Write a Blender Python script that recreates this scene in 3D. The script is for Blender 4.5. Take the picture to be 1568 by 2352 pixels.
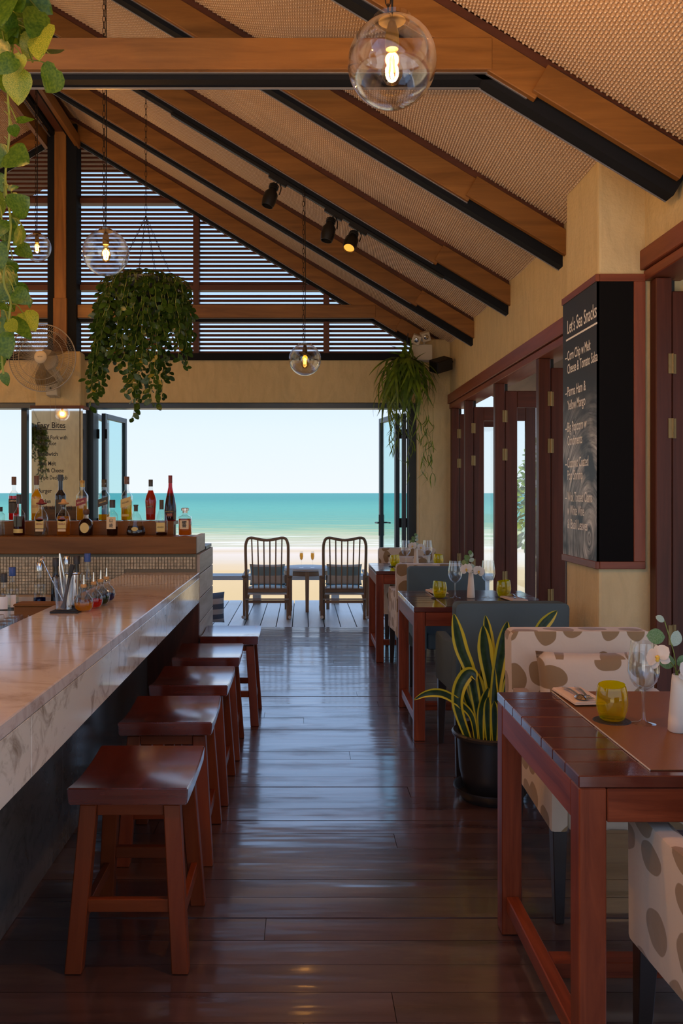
import bpy, bmesh, math, random
import numpy as np
from mathutils import Vector, Matrix, Euler
for o in list(bpy.data.objects):
    bpy.data.objects.remove(o)
S = bpy.context.scene
COL = S.collection
RND = random.Random(11)
PI = math.pi
# ------------------------------------------------------------------ camera
FPX, CAMH, VX, VY = 1930.0, 1.42, 697.0, 1132.0      # focal length in pixels (1568x2352), eye height, vanishing point
cam = bpy.data.cameras.new('camera'); cam_ob = bpy.data.objects.new('camera', cam); COL.objects.link(cam_ob)
cam.sensor_width = 36.0; cam.lens = FPX / 2352 * 36.0
cam.shift_x = (784 - VX) / 2352; cam.shift_y = -(1176 - VY) / 2352
cam.clip_start = 0.05; cam.clip_end = 9000
cam_ob.location = (0, 0, CAMH); cam_ob.rotation_euler = (PI / 2, 0, 0)
S.camera = cam_ob
# ------------------------------------------------------------------ view
S.view_settings.view_transform = 'Standard'
try: S.view_settings.look = 'None'
except Exception: pass
S.view_settings.exposure = EXPOSURE = 0.45
S.view_settings.gamma = 1.0
S.view_settings.use_curve_mapping = False
# ------------------------------------------------------------------ sky
W = bpy.data.worlds.new('sky'); S.world = W; W.use_nodes = True
wn, wl = W.node_tree.nodes, W.node_tree.links
for n in list(wn): wn.remove(n)
wo = wn.new('ShaderNodeOutputWorld'); wb = wn.new('ShaderNodeBackground')
wt = wn.new('ShaderNodeTexCoord'); ws = wn.new('ShaderNodeSeparateXYZ'); wr = wn.new('ShaderNodeValToRGB')
wl.new(wt.outputs['Generated'], ws.inputs[0]); wl.new(ws.outputs['Z'], wr.inputs['Fac'])
wr.color_ramp.elements[0].position = 0.0; wr.color_ramp.elements[0].color = (0.83, 0.885, 0.935, 1)
wr.color_ramp.elements[1].position = 0.75; wr.color_ramp.elements[1].color = (0.32, 0.56, 1.0, 1)
e = wr.color_ramp.elements.new(0.07); e.color = (0.765, 0.872, 0.99, 1)
e = wr.color_ramp.elements.new(0.22); e.color = (0.50, 0.74, 1.16, 1)
wl.new(wr.outputs['Color'], wb.inputs['Color']); wb.inputs['Strength'].default_value = 0.80
wl.new(wb.outputs[0], wo.inputs[0])
# ------------------------------------------------------------------ sun (high, behind the camera)
sl = bpy.data.lights.new('sun', 'SUN'); sl.energy = 4.4; sl.angle = 0.0093; sl.color = (1.0, 0.93, 0.82)
sun = bpy.data.objects.new('sun', sl); COL.objects.link(sun)
sun.rotation_euler = Vector((0.30, 0.62, -1.25)).to_track_quat('-Z', 'Y').to_euler()
sun.location = (-3, -6, 20)

# ------------------------------------------------------------------ helpers
def P(px, py, d):
    """photo pixel + distance along the view axis -> world point"""
    return Vector(((px - VX) * d / FPX, d, CAMH - (py - VY) * d / FPX))

class MB:
    def __init__(s): s.v = []; s.f = []; s.uv = None
    def add(s, vs, fs):
        b = len(s.v); s.v += [tuple(p) for p in vs]; s.f += [tuple(i + b for i in f) for f in fs]; return s
    def box(s, x0, x1, y0, y1, z0, z1, M=None):
        vs = [(x0,y0,z0),(x1,y0,z0),(x1,y1,z0),(x0,y1,z0),(x0,y0,z1),(x1,y0,z1),(x1,y1,z1),(x0,y1,z1)]
        if M is not None: vs = [M @ Vector(p) for p in vs]
        return s.add(vs, [(0,3,2,1),(4,5,6,7),(0,1,5,4),(1,2,6,5),(2,3,7,6),(3,0,4,7)])
    def taper(s, c0, s0, c1, s1):
        """box between two rectangles at c0 (half size s0) and c1 (half size s1), both horizontal"""
        vs = []
        for c, h in ((c0, s0), (c1, s1)):
            vs += [(c[0]-h[0],c[1]-h[1],c[2]),(c[0]+h[0],c[1]-h[1],c[2]),(c[0]+h[0],c[1]+h[1],c[2]),(c[0]-h[0],c[1]+h[1],c[2])]
        f = [(0,3,2,1),(4,5,6,7),(0,1,5,4),(1,2,6,5),(2,3,7,6),(3,0,4,7)]
        return s.add(vs, f)
    def beam(s, p, q, w, h, up=(0, 0, 1)):
        p, q = Vector(p), Vector(q); d = (q - p).normalized(); up = Vector(up)
        sd = d.cross(up).normalized(); u = sd.cross(d).normalized()
        vs = []
        for c in (p, q):
            vs += [c - sd*w/2 - u*h/2, c + sd*w/2 - u*h/2, c + sd*w/2 + u*h/2, c - sd*w/2 + u*h/2]
        return s.add(vs, [(0,1,2,3),(7,6,5,4),(0,4,5,1),(1,5,6,2),(2,6,7,3),(3,7,4,0)])
    def tube(s, pts, r, seg=8, cap=True, closed=False):
        pts = [Vector(p) for p in pts]; n = len(pts)
        rs = r if isinstance(r, (list, tuple)) else [r] * n
        ref = None; rings = []; base = len(s.v)
        for i in range(n):
            if closed: t = pts[(i+1) % n] - pts[i-1]
            else: t = pts[min(i+1, n-1)] - pts[max(i-1, 0)]
            t.normalize()
            if ref is None:
                ref = Vector((0, 0, 1)) if abs(t.z) < 0.9 else Vector((1, 0, 0))
            a = t.cross(ref)
            if a.length < 1e-6: a = t.cross(Vector((0.3, 1, 0.2)))
            a.normalize(); b = a.cross(t).normalized(); ref = b
            for k in range(seg):
                an = 2 * PI * k / seg
                s.v.append(tuple(pts[i] + a * math.cos(an) * rs[i] + b * math.sin(an) * rs[i]))
        m = n if closed else n - 1
        for i in range(m):
            j = (i + 1) % n
            for k in range(seg):
                k2 = (k + 1) % seg
                s.f.append((base+i*seg+k, base+i*seg+k2, base+j*seg+k2, base+j*seg+k))
        if cap and not closed:
            s.f.append(tuple(base + k for k in reversed(range(seg))))
            s.f.append(tuple(base + (n-1)*seg + k for k in range(seg)))
        return s
    def lathe(s, prof, seg=24, c=(0, 0, 0), sq=0.0, sy=1.0, cap=False, axis='z', rot=0.0):
        """prof: [(r,z)...]; sq>0 squares the section; sy flattens it"""
        base = len(s.v); n = len(prof)
        for (r, z) in prof:
            for k in range(seg):
                an = 2 * PI * (k + 0.5) / seg + rot
                ca, sa = math.cos(an), math.sin(an)
                rr = r
                if sq > 0:
                    p = 2 + 10 * sq
                    rr = r / ((abs(ca)**p + abs(sa)**p) ** (1/p))
                x, y = rr * ca, rr * sa * sy
                if axis == 'z': q = (c[0]+x, c[1]+y, c[2]+z)
                elif axis == 'y': q = (c[0]+x, c[1]+z, c[2]+y)
                else: q = (c[0]+z, c[1]+x, c[2]+y)
                s.v.append(q)
        fl = axis == 'y'
        for i in range(n - 1):
            for k in range(seg):
                k2 = (k + 1) % seg
                f = (base+i*seg+k, base+i*seg+k2, base+(i+1)*seg+k2, base+(i+1)*seg+k)
                s.f.append(f[::-1] if fl else f)
        if cap:
            s.f.append(tuple(base + k for k in (range(seg) if fl else reversed(range(seg)))))
            t = [base + (n-1)*seg + k for k in range(seg)]
            s.f.append(tuple(reversed(t)) if fl else tuple(t))
        return s
    def prism(s, poly, y0, y1, plane='xz'):
        """extrude polygon (list of 2-tuples) between y0 and y1"""
        n = len(poly)
        mk = {'xz': lambda a, b, t: (a, t, b), 'yz': lambda a, b, t: (t, a, b), 'xy': lambda a, b, t: (a, b, t)}[plane]
        vs = [mk(a, b, y0) for a, b in poly] + [mk(a, b, y1) for a, b in poly]
        fs = [tuple(range(n)), tuple(reversed(range(n, 2*n)))]
        fs += [((i+1) % n, i, n+i, n+(i+1) % n) for i in range(n)]
        return s.add(vs, fs)
    def mesh(s, name, bevel=0.0, bseg=1, smooth=False, fixn=False):
        me = bpy.data.meshes.new(name)
        me.from_pydata(s.v, [], s.f)
        if bevel > 0 or fixn:
            bm = bmesh.new(); bm.from_mesh(me)
            bmesh.ops.recalc_face_normals(bm, faces=bm.faces)
            if bevel > 0:
                bmesh.ops.bevel(bm, geom=list(bm.edges), offset=bevel, segments=bseg, profile=0.6, affect='EDGES', clamp_overlap=True)
            bm.to_mesh(me); bm.free()
        me.update()
        box_uv(me, s.uv)
        if smooth:
            me.polygons.foreach_set('use_smooth', [True] * len(me.polygons))
            try: me.set_sharp_from_angle(angle=math.radians(42))
            except Exception: pass
        return me
    def build(s, name, mat, parent=None, loc=None, bevel=0.0, bseg=1, smooth=False, fixn=False):
        return link(name, s.mesh(name, bevel, bseg, smooth, fixn), mat, parent, loc)

def box_uv(me, vuv=None):
    nl = len(me.loops)
    if nl == 0: return
    uvl = me.uv_layers.new(name='UVMap')
    li = np.empty(nl, dtype=np.int32); me.loops.foreach_get('vertex_index', li)
    co = np.empty(len(me.vertices) * 3, dtype=np.float32); me.vertices.foreach_get('co', co); co = co.reshape(-1, 3)
    if vuv is not None and len(vuv) == len(co):
        uv = np.asarray(vuv, dtype=np.float32)[li]
    else:
        ext = co.max(0) - co.min(0)
        order = np.argsort(-ext)                      # longest axis first = grain direction
        nor = np.empty(len(me.polygons) * 3, dtype=np.float32); me.polygons.foreach_get('normal', nor); nor = np.abs(nor.reshape(-1, 3))
        dom = nor.argmax(1)
        tot = np.empty(len(me.polygons), dtype=np.int32); me.polygons.foreach_get('loop_total', tot)
        ld = np.repeat(dom, tot)
        uaxis = np.empty(3, int); vaxis = np.empty(3, int)
        for d in range(3):
            rest = [a for a in order if a != d]
            uaxis[d], vaxis[d] = rest[0], rest[1]
        uv = np.stack([co[li, uaxis[ld]], co[li, vaxis[ld]]], 1)
    uvl.data.foreach_set('uv', np.ascontiguousarray(uv, dtype=np.float32).ravel())

def link(name, me, mat, parent=None, loc=None):
    ob = bpy.data.objects.new(name, me); COL.objects.link(ob)
    if mat is not None and len(me.materials) == 0: me.materials.append(mat)
    if parent is not None: ob.parent = parent
    if loc is not None: ob.location = loc
    return ob
def tag(o, label=None, cat=None, group=None, kind=None):
    if label: o['label'] = label
    if cat: o['category'] = cat
    if group: o['group'] = group
    if kind: o['kind'] = kind
    return o
def thing(name, label, cat, loc=(0, 0, 0), rz=0.0, group=None):
    o = bpy.data.objects.new(name, None); COL.objects.link(o)
    o.empty_display_size = 0.05; o.location = loc; o.rotation_euler = (0, 0, rz)
    return tag(o, label, cat, group)
def struct(o, label=None):
    o['kind'] = 'structure'
    if label: o['label'] = label
    return o
def copy_tree(o, loc=None, rz=None, label=None, parent=None):
    kids = [c for c in bpy.data.objects if c.parent == o] if not hasattr(o, '_k') else o._k
    c = o.copy(); COL.objects.link(c)
    if parent is not None: c.parent = parent
    if loc is not None: c.location = loc
    if rz is not None: c.rotation_euler = (0, 0, rz)
    if label: c['label'] = label
    for k in kids: copy_tree(k, parent=c)
    return c
def smoothstep(a, b, x):
    t = min(1, max(0, (x - a) / (b - a))); return t * t * (3 - 2 * t)
def bez(pts, n):
    """Catmull-Rom through pts, n samples per span"""
    pts = [Vector(p) for p in pts]; out = []
    for i in range(len(pts) - 1):
        p0 = pts[max(i-1, 0)]; p1 = pts[i]; p2 = pts[i+1]; p3 = pts[min(i+2, len(pts)-1)]
        for k in range(n):
            t = k / n
            out.append(0.5 * ((2*p1) + (-p0+p2)*t + (2*p0-5*p1+4*p2-p3)*t*t + (-p0+3*p1-3*p2+p3)*t**3))
    out.append(pts[-1]); return out
def rbox(w, d, h, r, n=3):
    """rounded-corner vertical-plane polygon helper: width w, height h"""
    pts = []
    for cx, cz, a0 in ((w/2-r, h-r, 0), (-w/2+r, h-r, 90), (-w/2+r, r, 180), (w/2-r, r, 270)):
        for k in range(n + 1):
            a = math.radians(a0 + 90 * k / n); pts.append((cx + r*math.cos(a), cz + r*math.sin(a)))
    return pts
_font_cache = {}
def text_mesh(body, width=None, height=None, center=False, thick=0.0, depth=0.0):
    cu = bpy.data.curves.new('txt', 'FONT'); cu.body = body; cu.size = 1.0
    cu.offset = thick; cu.extrude = 0.0; cu.resolution_u = 3; cu.fill_mode = 'FRONT'
    ob = bpy.data.objects.new('txt', cu); COL.objects.link(ob)
    dg = bpy.context.evaluated_depsgraph_get(); dg.update()
    me = bpy.data.meshes.new_from_object(ob.evaluated_get(dg))
    bpy.data.objects.remove(ob); bpy.data.curves.remove(cu)
    n = len(me.vertices)
    if n == 0: return me
    co = np.empty(n * 3, dtype=np.float32); me.vertices.foreach_get('co', co); co = co.reshape(-1, 3)
    if height: co[:, 1] *= height / 0.72; sc = height / 0.72
    else: sc = 1.0
    x0 = co[:, 0].min(); wid = co[:, 0].max() - x0
    co[:, 0] = (co[:, 0] - x0) * (width / wid if width else sc)
    if center: co[:, 0] -= (co[:, 0].max()) / 2
    me.vertices.foreach_set('co', co.ravel()); me.update()
    return me
# ------------------------------------------------------------------ materials
def newmat(name):
    m = bpy.data.materials.new(name); m.use_nodes = True
    nt = m.node_tree
    for n in list(nt.nodes): nt.nodes.remove(n)
    out = nt.nodes.new('ShaderNodeOutputMaterial')
    return m, nt.nodes, nt.links, out
def pbsdf(N, base=(0.5, 0.5, 0.5), rough=0.5, metal=0.0, spec=0.5, coat=0.0, coatr=0.05):
    b = N.new('ShaderNodeBsdfPrincipled')
    b.inputs['Base Color'].default_value = (*base, 1); b.inputs['Roughness'].default_value = rough
    b.inputs['Metallic'].default_value = metal; b.inputs['Specular IOR Level'].default_value = spec
    b.inputs['Coat Weight'].default_value = coat; b.inputs['Coat IOR'].default_value = 2.25 if coat > 0.97 else 1.8 if coat > 0.9 else 1.5; b.inputs['Coat Roughness'].default_value = coatr
    return b
def plain(name, base, rough=0.5, metal=0.0, spec=0.5, coat=0.0, bump=0.0, bscale=80.0, var=0.0):
    m, N, L, out = newmat(name); b = pbsdf(N, base, rough, metal, spec, coat)
    L.new(b.outputs[0], out.inputs[0])
    if bump > 0 or var > 0:
        tc = N.new('ShaderNodeTexCoord'); nz = N.new('ShaderNodeTexNoise')
        nz.inputs['Scale'].default_value = bscale; nz.inputs['Detail'].default_value = 5
        L.new(tc.outputs['Object'], nz.inputs['Vector'])
        if bump > 0:
            bp = N.new('ShaderNodeBump'); bp.inputs['Strength'].default_value = bump; bp.inputs['Distance'].default_value = 0.01
            L.new(nz.outputs['Fac'], bp.inputs['Height']); L.new(bp.outputs[0], b.inputs['Normal'])
        if var > 0:
            cr = N.new('ShaderNodeValToRGB')
            cr.color_ramp.elements[0].position = 0.3; cr.color_ramp.elements[0].color = (*[c * (1 - var) for c in base], 1)
            cr.color_ramp.elements[1].position = 0.7; cr.color_ramp.elements[1].color = (*[min(1, c * (1 + var)) for c in base], 1)
            L.new(nz.outputs['Fac'], cr.inputs['Fac']); L.new(cr.outputs['Color'], b.inputs['Base Color'])
    return m
def wood(name, c1, c2, rough=0.45, su=1.6, sv=22.0, bump=0.12, coat=0.0, coatr=0.08, rvar=0.0, ovar=0.25, spec=0.5, wear=None, wearlo=0.62, warp=0.0, patchy=False):
    """grain follows the U axis of the mesh (longest side)"""
    m, N, L, out = newmat(name); b = pbsdf(N, c1, rough, 0, spec, coat, coatr)
    tc = N.new('ShaderNodeTexCoord'); oi = N.new('ShaderNodeObjectInfo')
    mul = N.new('ShaderNodeMath'); mul.operation = 'MULTIPLY'; mul.inputs[1].default_value = 37.0
    L.new(oi.outputs['Random'], mul.inputs[0])
    va = N.new('ShaderNodeVectorMath'); va.operation = 'ADD'
    L.new(tc.outputs['UV'], va.inputs[0]); L.new(mul.outputs[0], va.inputs[1])
    mp = N.new('ShaderNodeMapping'); mp.inputs['Scale'].default_value = (su, sv, 1)
    L.new(va.outputs[0], mp.inputs['Vector'])
    nz = N.new('ShaderNodeTexNoise'); nz.inputs['Scale'].default_value = 1.0; nz.inputs['Detail'].default_value = 7
    nz.inputs['Roughness'].default_value = 0.62; nz.inputs['Distortion'].default_value = 0.6
    L.new(mp.outputs[0], nz.inputs['Vector'])
    cr = N.new('ShaderNodeValToRGB')
    cr.color_ramp.elements[0].position = 0.32; cr.color_ramp.elements[0].color = (*c1, 1)
    cr.color_ramp.elements[1].position = 0.68; cr.color_ramp.elements[1].color = (*c2, 1)
    L.new(nz.outputs['Fac'], cr.inputs['Fac'])
    mr = N.new('ShaderNodeMapRange'); mr.inputs['To Min'].default_value = 1 - ovar; mr.inputs['To Max'].default_value = 1 + ovar
    L.new(oi.outputs['Random'], mr.inputs['Value'])
    mx = N.new('ShaderNodeVectorMath'); mx.operation = 'SCALE'
    L.new(cr.outputs['Color'], mx.inputs[0]); L.new(mr.outputs[0], mx.inputs['Scale'])
    col = mx.outputs[0]
    if wear:
        n2 = N.new('ShaderNodeTexNoise'); n2.inputs['Scale'].default_value = 3.0; n2.inputs['Detail'].default_value = 8; n2.inputs['Roughness'].default_value = 0.7
        m2 = N.new('ShaderNodeMapping'); m2.inputs['Scale'].default_value = (0.8, 3.0, 1); L.new(va.outputs[0], m2.inputs['Vector']); L.new(m2.outputs[0], n2.inputs['Vector'])
        r2 = N.new('ShaderNodeMapRange'); r2.inputs['From Min'].default_value = wearlo - 0.08; r2.inputs['From Max'].default_value = wearlo + 0.1
        L.new(n2.outputs['Fac'], r2.inputs['Value'])
        mm = N.new('ShaderNodeMix'); mm.data_type = 'RGBA'
        L.new(r2.outputs[0], mm.inputs['Factor']); L.new(col, mm.inputs['A']); mm.inputs['B'].default_value = (*wear, 1)
        col = mm.outputs['Result']
    L.new(col, b.inputs['Base Color'])
    if rvar > 0:
        rr = N.new('ShaderNodeMapRange'); rr.inputs['To Min'].default_value = max(0.02, rough - rvar); rr.inputs['To Max'].default_value = rough + rvar
        rr.inputs['From Min'].default_value = 0.3; rr.inputs['From Max'].default_value = 0.7
        L.new(nz.outputs['Fac'], rr.inputs['Value']); L.new(rr.outputs[0], b.inputs['Roughness'])
    bp = N.new('ShaderNodeBump'); bp.inputs['Strength'].default_value = bump; bp.inputs['Distance'].default_value = 0.006
    L.new(nz.outputs['Fac'], bp.inputs['Height'])
    nrm = bp.outputs[0]
    if warp > 0:
        n3 = N.new('ShaderNodeTexNoise'); n3.inputs['Scale'].default_value = 1.0; n3.inputs['Detail'].default_value = 2
        m3 = N.new('ShaderNodeMapping'); m3.inputs['Scale'].default_value = (1.3, 9.0, 1); L.new(va.outputs[0], m3.inputs['Vector']); L.new(m3.outputs[0], n3.inputs['Vector'])
        b3 = N.new('ShaderNodeBump'); b3.inputs['Strength'].default_value = warp; b3.inputs['Distance'].default_value = 0.02
        L.new(n3.outputs['Fac'], b3.inputs['Height'])
    if patchy:      # lacquer worn through in long patches
        ge = N.new('ShaderNodeNewGeometry'); mpp = N.new('ShaderNodeMapping'); mpp.inputs['Scale'].default_value = (1.1, 4.2, 1); mpp.inputs['Location'].default_value = (3.1, 0.4, 0)
        npp = N.new('ShaderNodeTexNoise'); npp.inputs['Scale'].default_value = 1.0; npp.inputs['Detail'].default_value = 6; npp.inputs['Roughness'].default_value = 0.62
        L.new(ge.outputs['Position'], mpp.inputs['Vector']); L.new(mpp.outputs[0], npp.inputs['Vector'])
        cw = N.new('ShaderNodeMapRange'); cw.inputs['From Min'].default_value = 0.36; cw.inputs['From Max'].default_value = 0.52; cw.inputs['To Min'].default_value = 0.30; cw.inputs['To Max'].default_value = coat
        L.new(npp.outputs['Fac'], cw.inputs['Value']); L.new(cw.outputs[0], b.inputs['Coat Weight'])
    L.new(nrm, b.inputs['Normal'])
    if coat > 0: L.new(b3.outputs[0] if warp > 0 else nrm, b.inputs['Coat Normal'])
    L.new(b.outputs[0], out.inputs[0])
    return m
def thin_glass(name, tint=(1, 1, 1), refl=1.0, rough=0.0, base=0.05, body=0.0, power=3.6):
    """thin clear shell: straight-through transmission plus grazing reflection"""
    m, N, L, out = newmat(name)
    tr = N.new('ShaderNodeBsdfTransparent'); tr.inputs[0].default_value = (*tint, 1)
    gl = N.new('ShaderNodeBsdfGlossy'); gl.inputs['Roughness'].default_value = rough; gl.inputs['Color'].default_value = (0.95, 0.97, 1, 1)
    lw = N.new('ShaderNodeLayerWeight'); lw.inputs['Blend'].default_value = 0.5
    pw = N.new('ShaderNodeMath'); pw.operation = 'POWER'; pw.inputs[1].default_value = power
    L.new(lw.outputs['Facing'], pw.inputs[0])
    ma = N.new('ShaderNodeMath'); ma.operation = 'MULTIPLY_ADD'; ma.inputs[1].default_value = 0.8 * refl; ma.inputs[2].default_value = base
    L.new(pw.outputs[0], ma.inputs[0])
    mx = N.new('ShaderNodeMixShader'); L.new(ma.outputs[0], mx.inputs[0])
    src = tr
    if body > 0:      # coloured glass also scatters a little
        tl = N.new('ShaderNodeBsdfTranslucent'); tl.inputs[0].default_value = (*tint, 1); mb_ = N.new('ShaderNodeMixShader'); mb_.inputs[0].default_value = body
        L.new(tr.outputs[0], mb_.inputs[1]); L.new(tl.outputs[0], mb_.inputs[2]); src = mb_
    L.new(src.outputs[0], mx.inputs[1]); L.new(gl.outputs[0], mx.inputs[2])
    L.new(mx.outputs[0], out.inputs[0]); return m
def liquid(name, col, dens=0.5):
    """tinted liquid in a bottle: partly see-through, partly diffuse"""
    m, N, L, out = newmat(name)
    tr = N.new('ShaderNodeBsdfTransparent'); tr.inputs[0].default_value = (*col, 1)
    tl = N.new('ShaderNodeBsdfTranslucent'); tl.inputs[0].default_value = (*col, 1)
    mx = N.new('ShaderNodeMixShader'); mx.inputs[0].default_value = dens
    L.new(tr.outputs[0], mx.inputs[1]); L.new(tl.outputs[0], mx.inputs[2]); L.new(mx.outputs[0], out.inputs[0]); return m
def emit(name, col, st):
    m, N, L, out = newmat(name); em = N.new('ShaderNodeEmission'); em.inputs[0].default_value = (*col, 1); em.inputs[1].default_value = st
    L.new(em.outputs[0], out.inputs[0]); return m
def leafmat(name, c1, c2, trans=0.35, rough=0.35, scale=18.0, edge=None):
    m, N, L, out = newmat(name); b = pbsdf(N, c1, rough, 0, 0.5)
    tc = N.new('ShaderNodeTexCoord'); nz = N.new('ShaderNodeTexNoise'); nz.inputs['Scale'].default_value = scale; nz.inputs['Detail'].default_value = 3
    oi = N.new('ShaderNodeObjectInfo'); va = N.new('ShaderNodeVectorMath'); va.operation = 'ADD'
    sc = N.new('ShaderNodeMath'); sc.operation = 'MULTIPLY'; sc.inputs[1].default_value = 50; L.new(oi.outputs['Random'], sc.inputs[0])
    L.new(tc.outputs['Object'], va.inputs[0]); L.new(sc.outputs[0], va.inputs[1]); L.new(va.outputs[0], nz.inputs['Vector'])
    cr = N.new('ShaderNodeValToRGB'); cr.color_ramp.elements[0].position = 0.38; cr.color_ramp.elements[0].color = (*c1, 1)
    cr.color_ramp.elements[1].position = 0.66; cr.color_ramp.elements[1].color = (*c2, 1); L.new(nz.outputs['Fac'], cr.inputs['Fac'])
    col = cr.outputs['Color']
    if edge:
        sp = N.new('ShaderNodeSeparateXYZ'); L.new(tc.outputs['UV'], sp.inputs[0])
        a = N.new('ShaderNodeMath'); a.operation = 'SUBTRACT'; a.inputs[1].default_value = 0.5; L.new(sp.outputs['X'], a.inputs[0])
        ab = N.new('ShaderNodeMath'); ab.operation = 'ABSOLUTE'; L.new(a.outputs[0], ab.inputs[0])
        gr = N.new('ShaderNodeMapRange'); gr.inputs['From Min'].default_value = 0.27; gr.inputs['From Max'].default_value = 0.32; L.new(ab.outputs[0], gr.inputs['Value'])
        mm = N.new('ShaderNodeMix'); mm.data_type = 'RGBA'; L.new(gr.outputs[0], mm.inputs['Factor']); L.new(col, mm.inputs['A']); mm.inputs['B'].default_value = (*edge, 1)
        col = mm.outputs['Result']
    L.new(col, b.inputs['Base Color'])
    tl = N.new('ShaderNodeBsdfTranslucent'); L.new(col, tl.inputs[0])
    mx = N.new('ShaderNodeMixShader'); mx.inputs[0].default_value = trans; L.new(b.outputs[0], mx.inputs[1]); L.new(tl.outputs[0], mx.inputs[2])
    L.new(mx.outputs[0], out.inputs[0]); return m
def plaster(name, base):
    m, N, L, out = newmat(name); b = pbsdf(N, base, 0.85, 0, 0.25)
    tc = N.new('ShaderNodeTexCoord'); n1 = N.new('ShaderNodeTexNoise'); n1.inputs['Scale'].default_value = 45; n1.inputs['Detail'].default_value = 6
    L.new(tc.outputs['Object'], n1.inputs['Vector'])
    n2 = N.new('ShaderNodeTexNoise'); n2.inputs['Scale'].default_value = 5; n2.inputs['Detail'].default_value = 5; n2.inputs['Distortion'].default_value = 1.5
    mp = N.new('ShaderNodeMapping'); mp.inputs['Scale'].default_value = (2.2, 2.2, 0.7); L.new(tc.outputs['Object'], mp.inputs['Vector']); L.new(mp.outputs[0], n2.inputs['Vector'])
    cr = N.new('ShaderNodeValToRGB'); cr.color_ramp.elements[0].position = 0.3; cr.color_ramp.elements[0].color = (*[c * 0.88 for c in base], 1)
    cr.color_ramp.elements[1].position = 0.62; cr.color_ramp.elements[1].color = (*base, 1); L.new(n2.outputs['Fac'], cr.inputs['Fac'])
    L.new(cr.outputs['Color'], b.inputs['Base Color'])
    ad = N.new('ShaderNodeMath'); ad.operation = 'ADD'; L.new(n1.outputs['Fac'], ad.inputs[0]); L.new(n2.outputs['Fac'], ad.inputs[1])
    bp = N.new('ShaderNodeBump'); bp.inputs['Strength'].default_value = 0.35; bp.inputs['Distance'].default_value = 0.012
    L.new(ad.outputs[0], bp.inputs['Height']); L.new(bp.outputs[0], b.inputs['Normal']); L.new(b.outputs[0], out.inputs[0]); return m
def marble(name, base, vein, rough=0.08):
    m, N, L, out = newmat(name); b = pbsdf(N, base, rough, 0, 0.5)
    tc = N.new('ShaderNodeTexCoord'); mp = N.new('ShaderNodeMapping'); mp.inputs['Rotation'].default_value = (0.5, 0.3, 0.6); mp.inputs['Scale'].default_value = (1.0, 2.5, 3.0)
    L.new(tc.outputs['Object'], mp.inputs['Vector'])
    nz = N.new('ShaderNodeTexNoise'); nz.inputs['Scale'].default_value = 3.2; nz.inputs['Detail'].default_value = 9; nz.inputs['Roughness'].default_value = 0.66; nz.inputs['Distortion'].default_value = 1.3
    L.new(mp.outputs[0], nz.inputs['Vector'])
    cr = N.new('ShaderNodeValToRGB'); cr.color_ramp.elements[0].position = 0.30; cr.color_ramp.elements[0].color = (*vein, 1)
    cr.color_ramp.elements[1].position = 0.50; cr.color_ramp.elements[1].color = (*base, 1); L.new(nz.outputs['Fac'], cr.inputs['Fac'])
    L.new(cr.outputs['Color'], b.inputs['Base Color']); L.new(b.outputs[0], out.inputs[0]); return m
def dotted(name, c1, c2, sc=6.5):
    """cloth with big irregular ovals"""
    m, N, L, out = newmat(name); b = pbsdf(N, c1, 0.9, 0, 0.2)
    b.inputs['Sheen Weight'].default_value = 0.25
    tc = N.new('ShaderNodeTexCoord'); oi = N.new('ShaderNodeObjectInfo'); va = N.new('ShaderNodeVectorMath'); va.operation = 'ADD'
    s = N.new('ShaderNodeMath'); s.operation = 'MULTIPLY'; s.inputs[1].default_value = 11; L.new(oi.outputs['Random'], s.inputs[0])
    L.new(tc.outputs['UV'], va.inputs[0]); L.new(s.outputs[0], va.inputs[1])
    wz = N.new('ShaderNodeTexNoise'); wz.inputs['Scale'].default_value = 5; L.new(va.outputs[0], wz.inputs['Vector'])
    ws = N.new('ShaderNodeVectorMath'); ws.operation = 'SCALE'; ws.inputs['Scale'].default_value = 0.085; L.new(wz.outputs['Color'], ws.inputs[0])
    v2 = N.new('ShaderNodeVectorMath'); v2.operation = 'ADD'; L.new(va.outputs[0], v2.inputs[0]); L.new(ws.outputs[0], v2.inputs[1])
    mp = N.new('ShaderNodeMapping'); mp.inputs['Scale'].default_value = (sc, sc * 1.3, 1); L.new(v2.outputs[0], mp.inputs['Vector'])
    vo = N.new('ShaderNodeTexVoronoi'); vo.voronoi_dimensions = '2D'; vo.inputs['Scale'].default_value = 1.0; vo.inputs['Randomness'].default_value = 0.62
    L.new(mp.outputs[0], vo.inputs['Vector'])
    gt = N.new('ShaderNodeMapRange'); gt.inputs['From Min'].default_value = 0.335; gt.inputs['From Max'].default_value = 0.352; gt.inputs['To Min'].default_value = 1; gt.inputs['To Max'].default_value = 0
    L.new(vo.outputs['Distance'], gt.inputs['Value'])
    mm = N.new('ShaderNodeMix'); mm.data_type = 'RGBA'; L.new(gt.outputs[0], mm.inputs['Factor']); mm.inputs['A'].default_value = (*c1, 1); mm.inputs['B'].default_value = (*c2, 1)
    L.new(mm.outputs['Result'], b.inputs['Base Color'])
    n2 = N.new('ShaderNodeTexNoise'); n2.inputs['Scale'].default_value = 7; n2.inputs['Detail'].default_value = 4; L.new(tc.outputs['Object'], n2.inputs['Vector'])
    bp = N.new('ShaderNodeBump'); bp.inputs['Strength'].default_value = 0.35; bp.inputs['Distance'].default_value = 0.02
    L.new(n2.outputs['Fac'], bp.inputs['Height']); L.new(bp.outputs[0], b.inputs['Normal']); L.new(b.outputs[0], out.inputs[0]); return m
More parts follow.
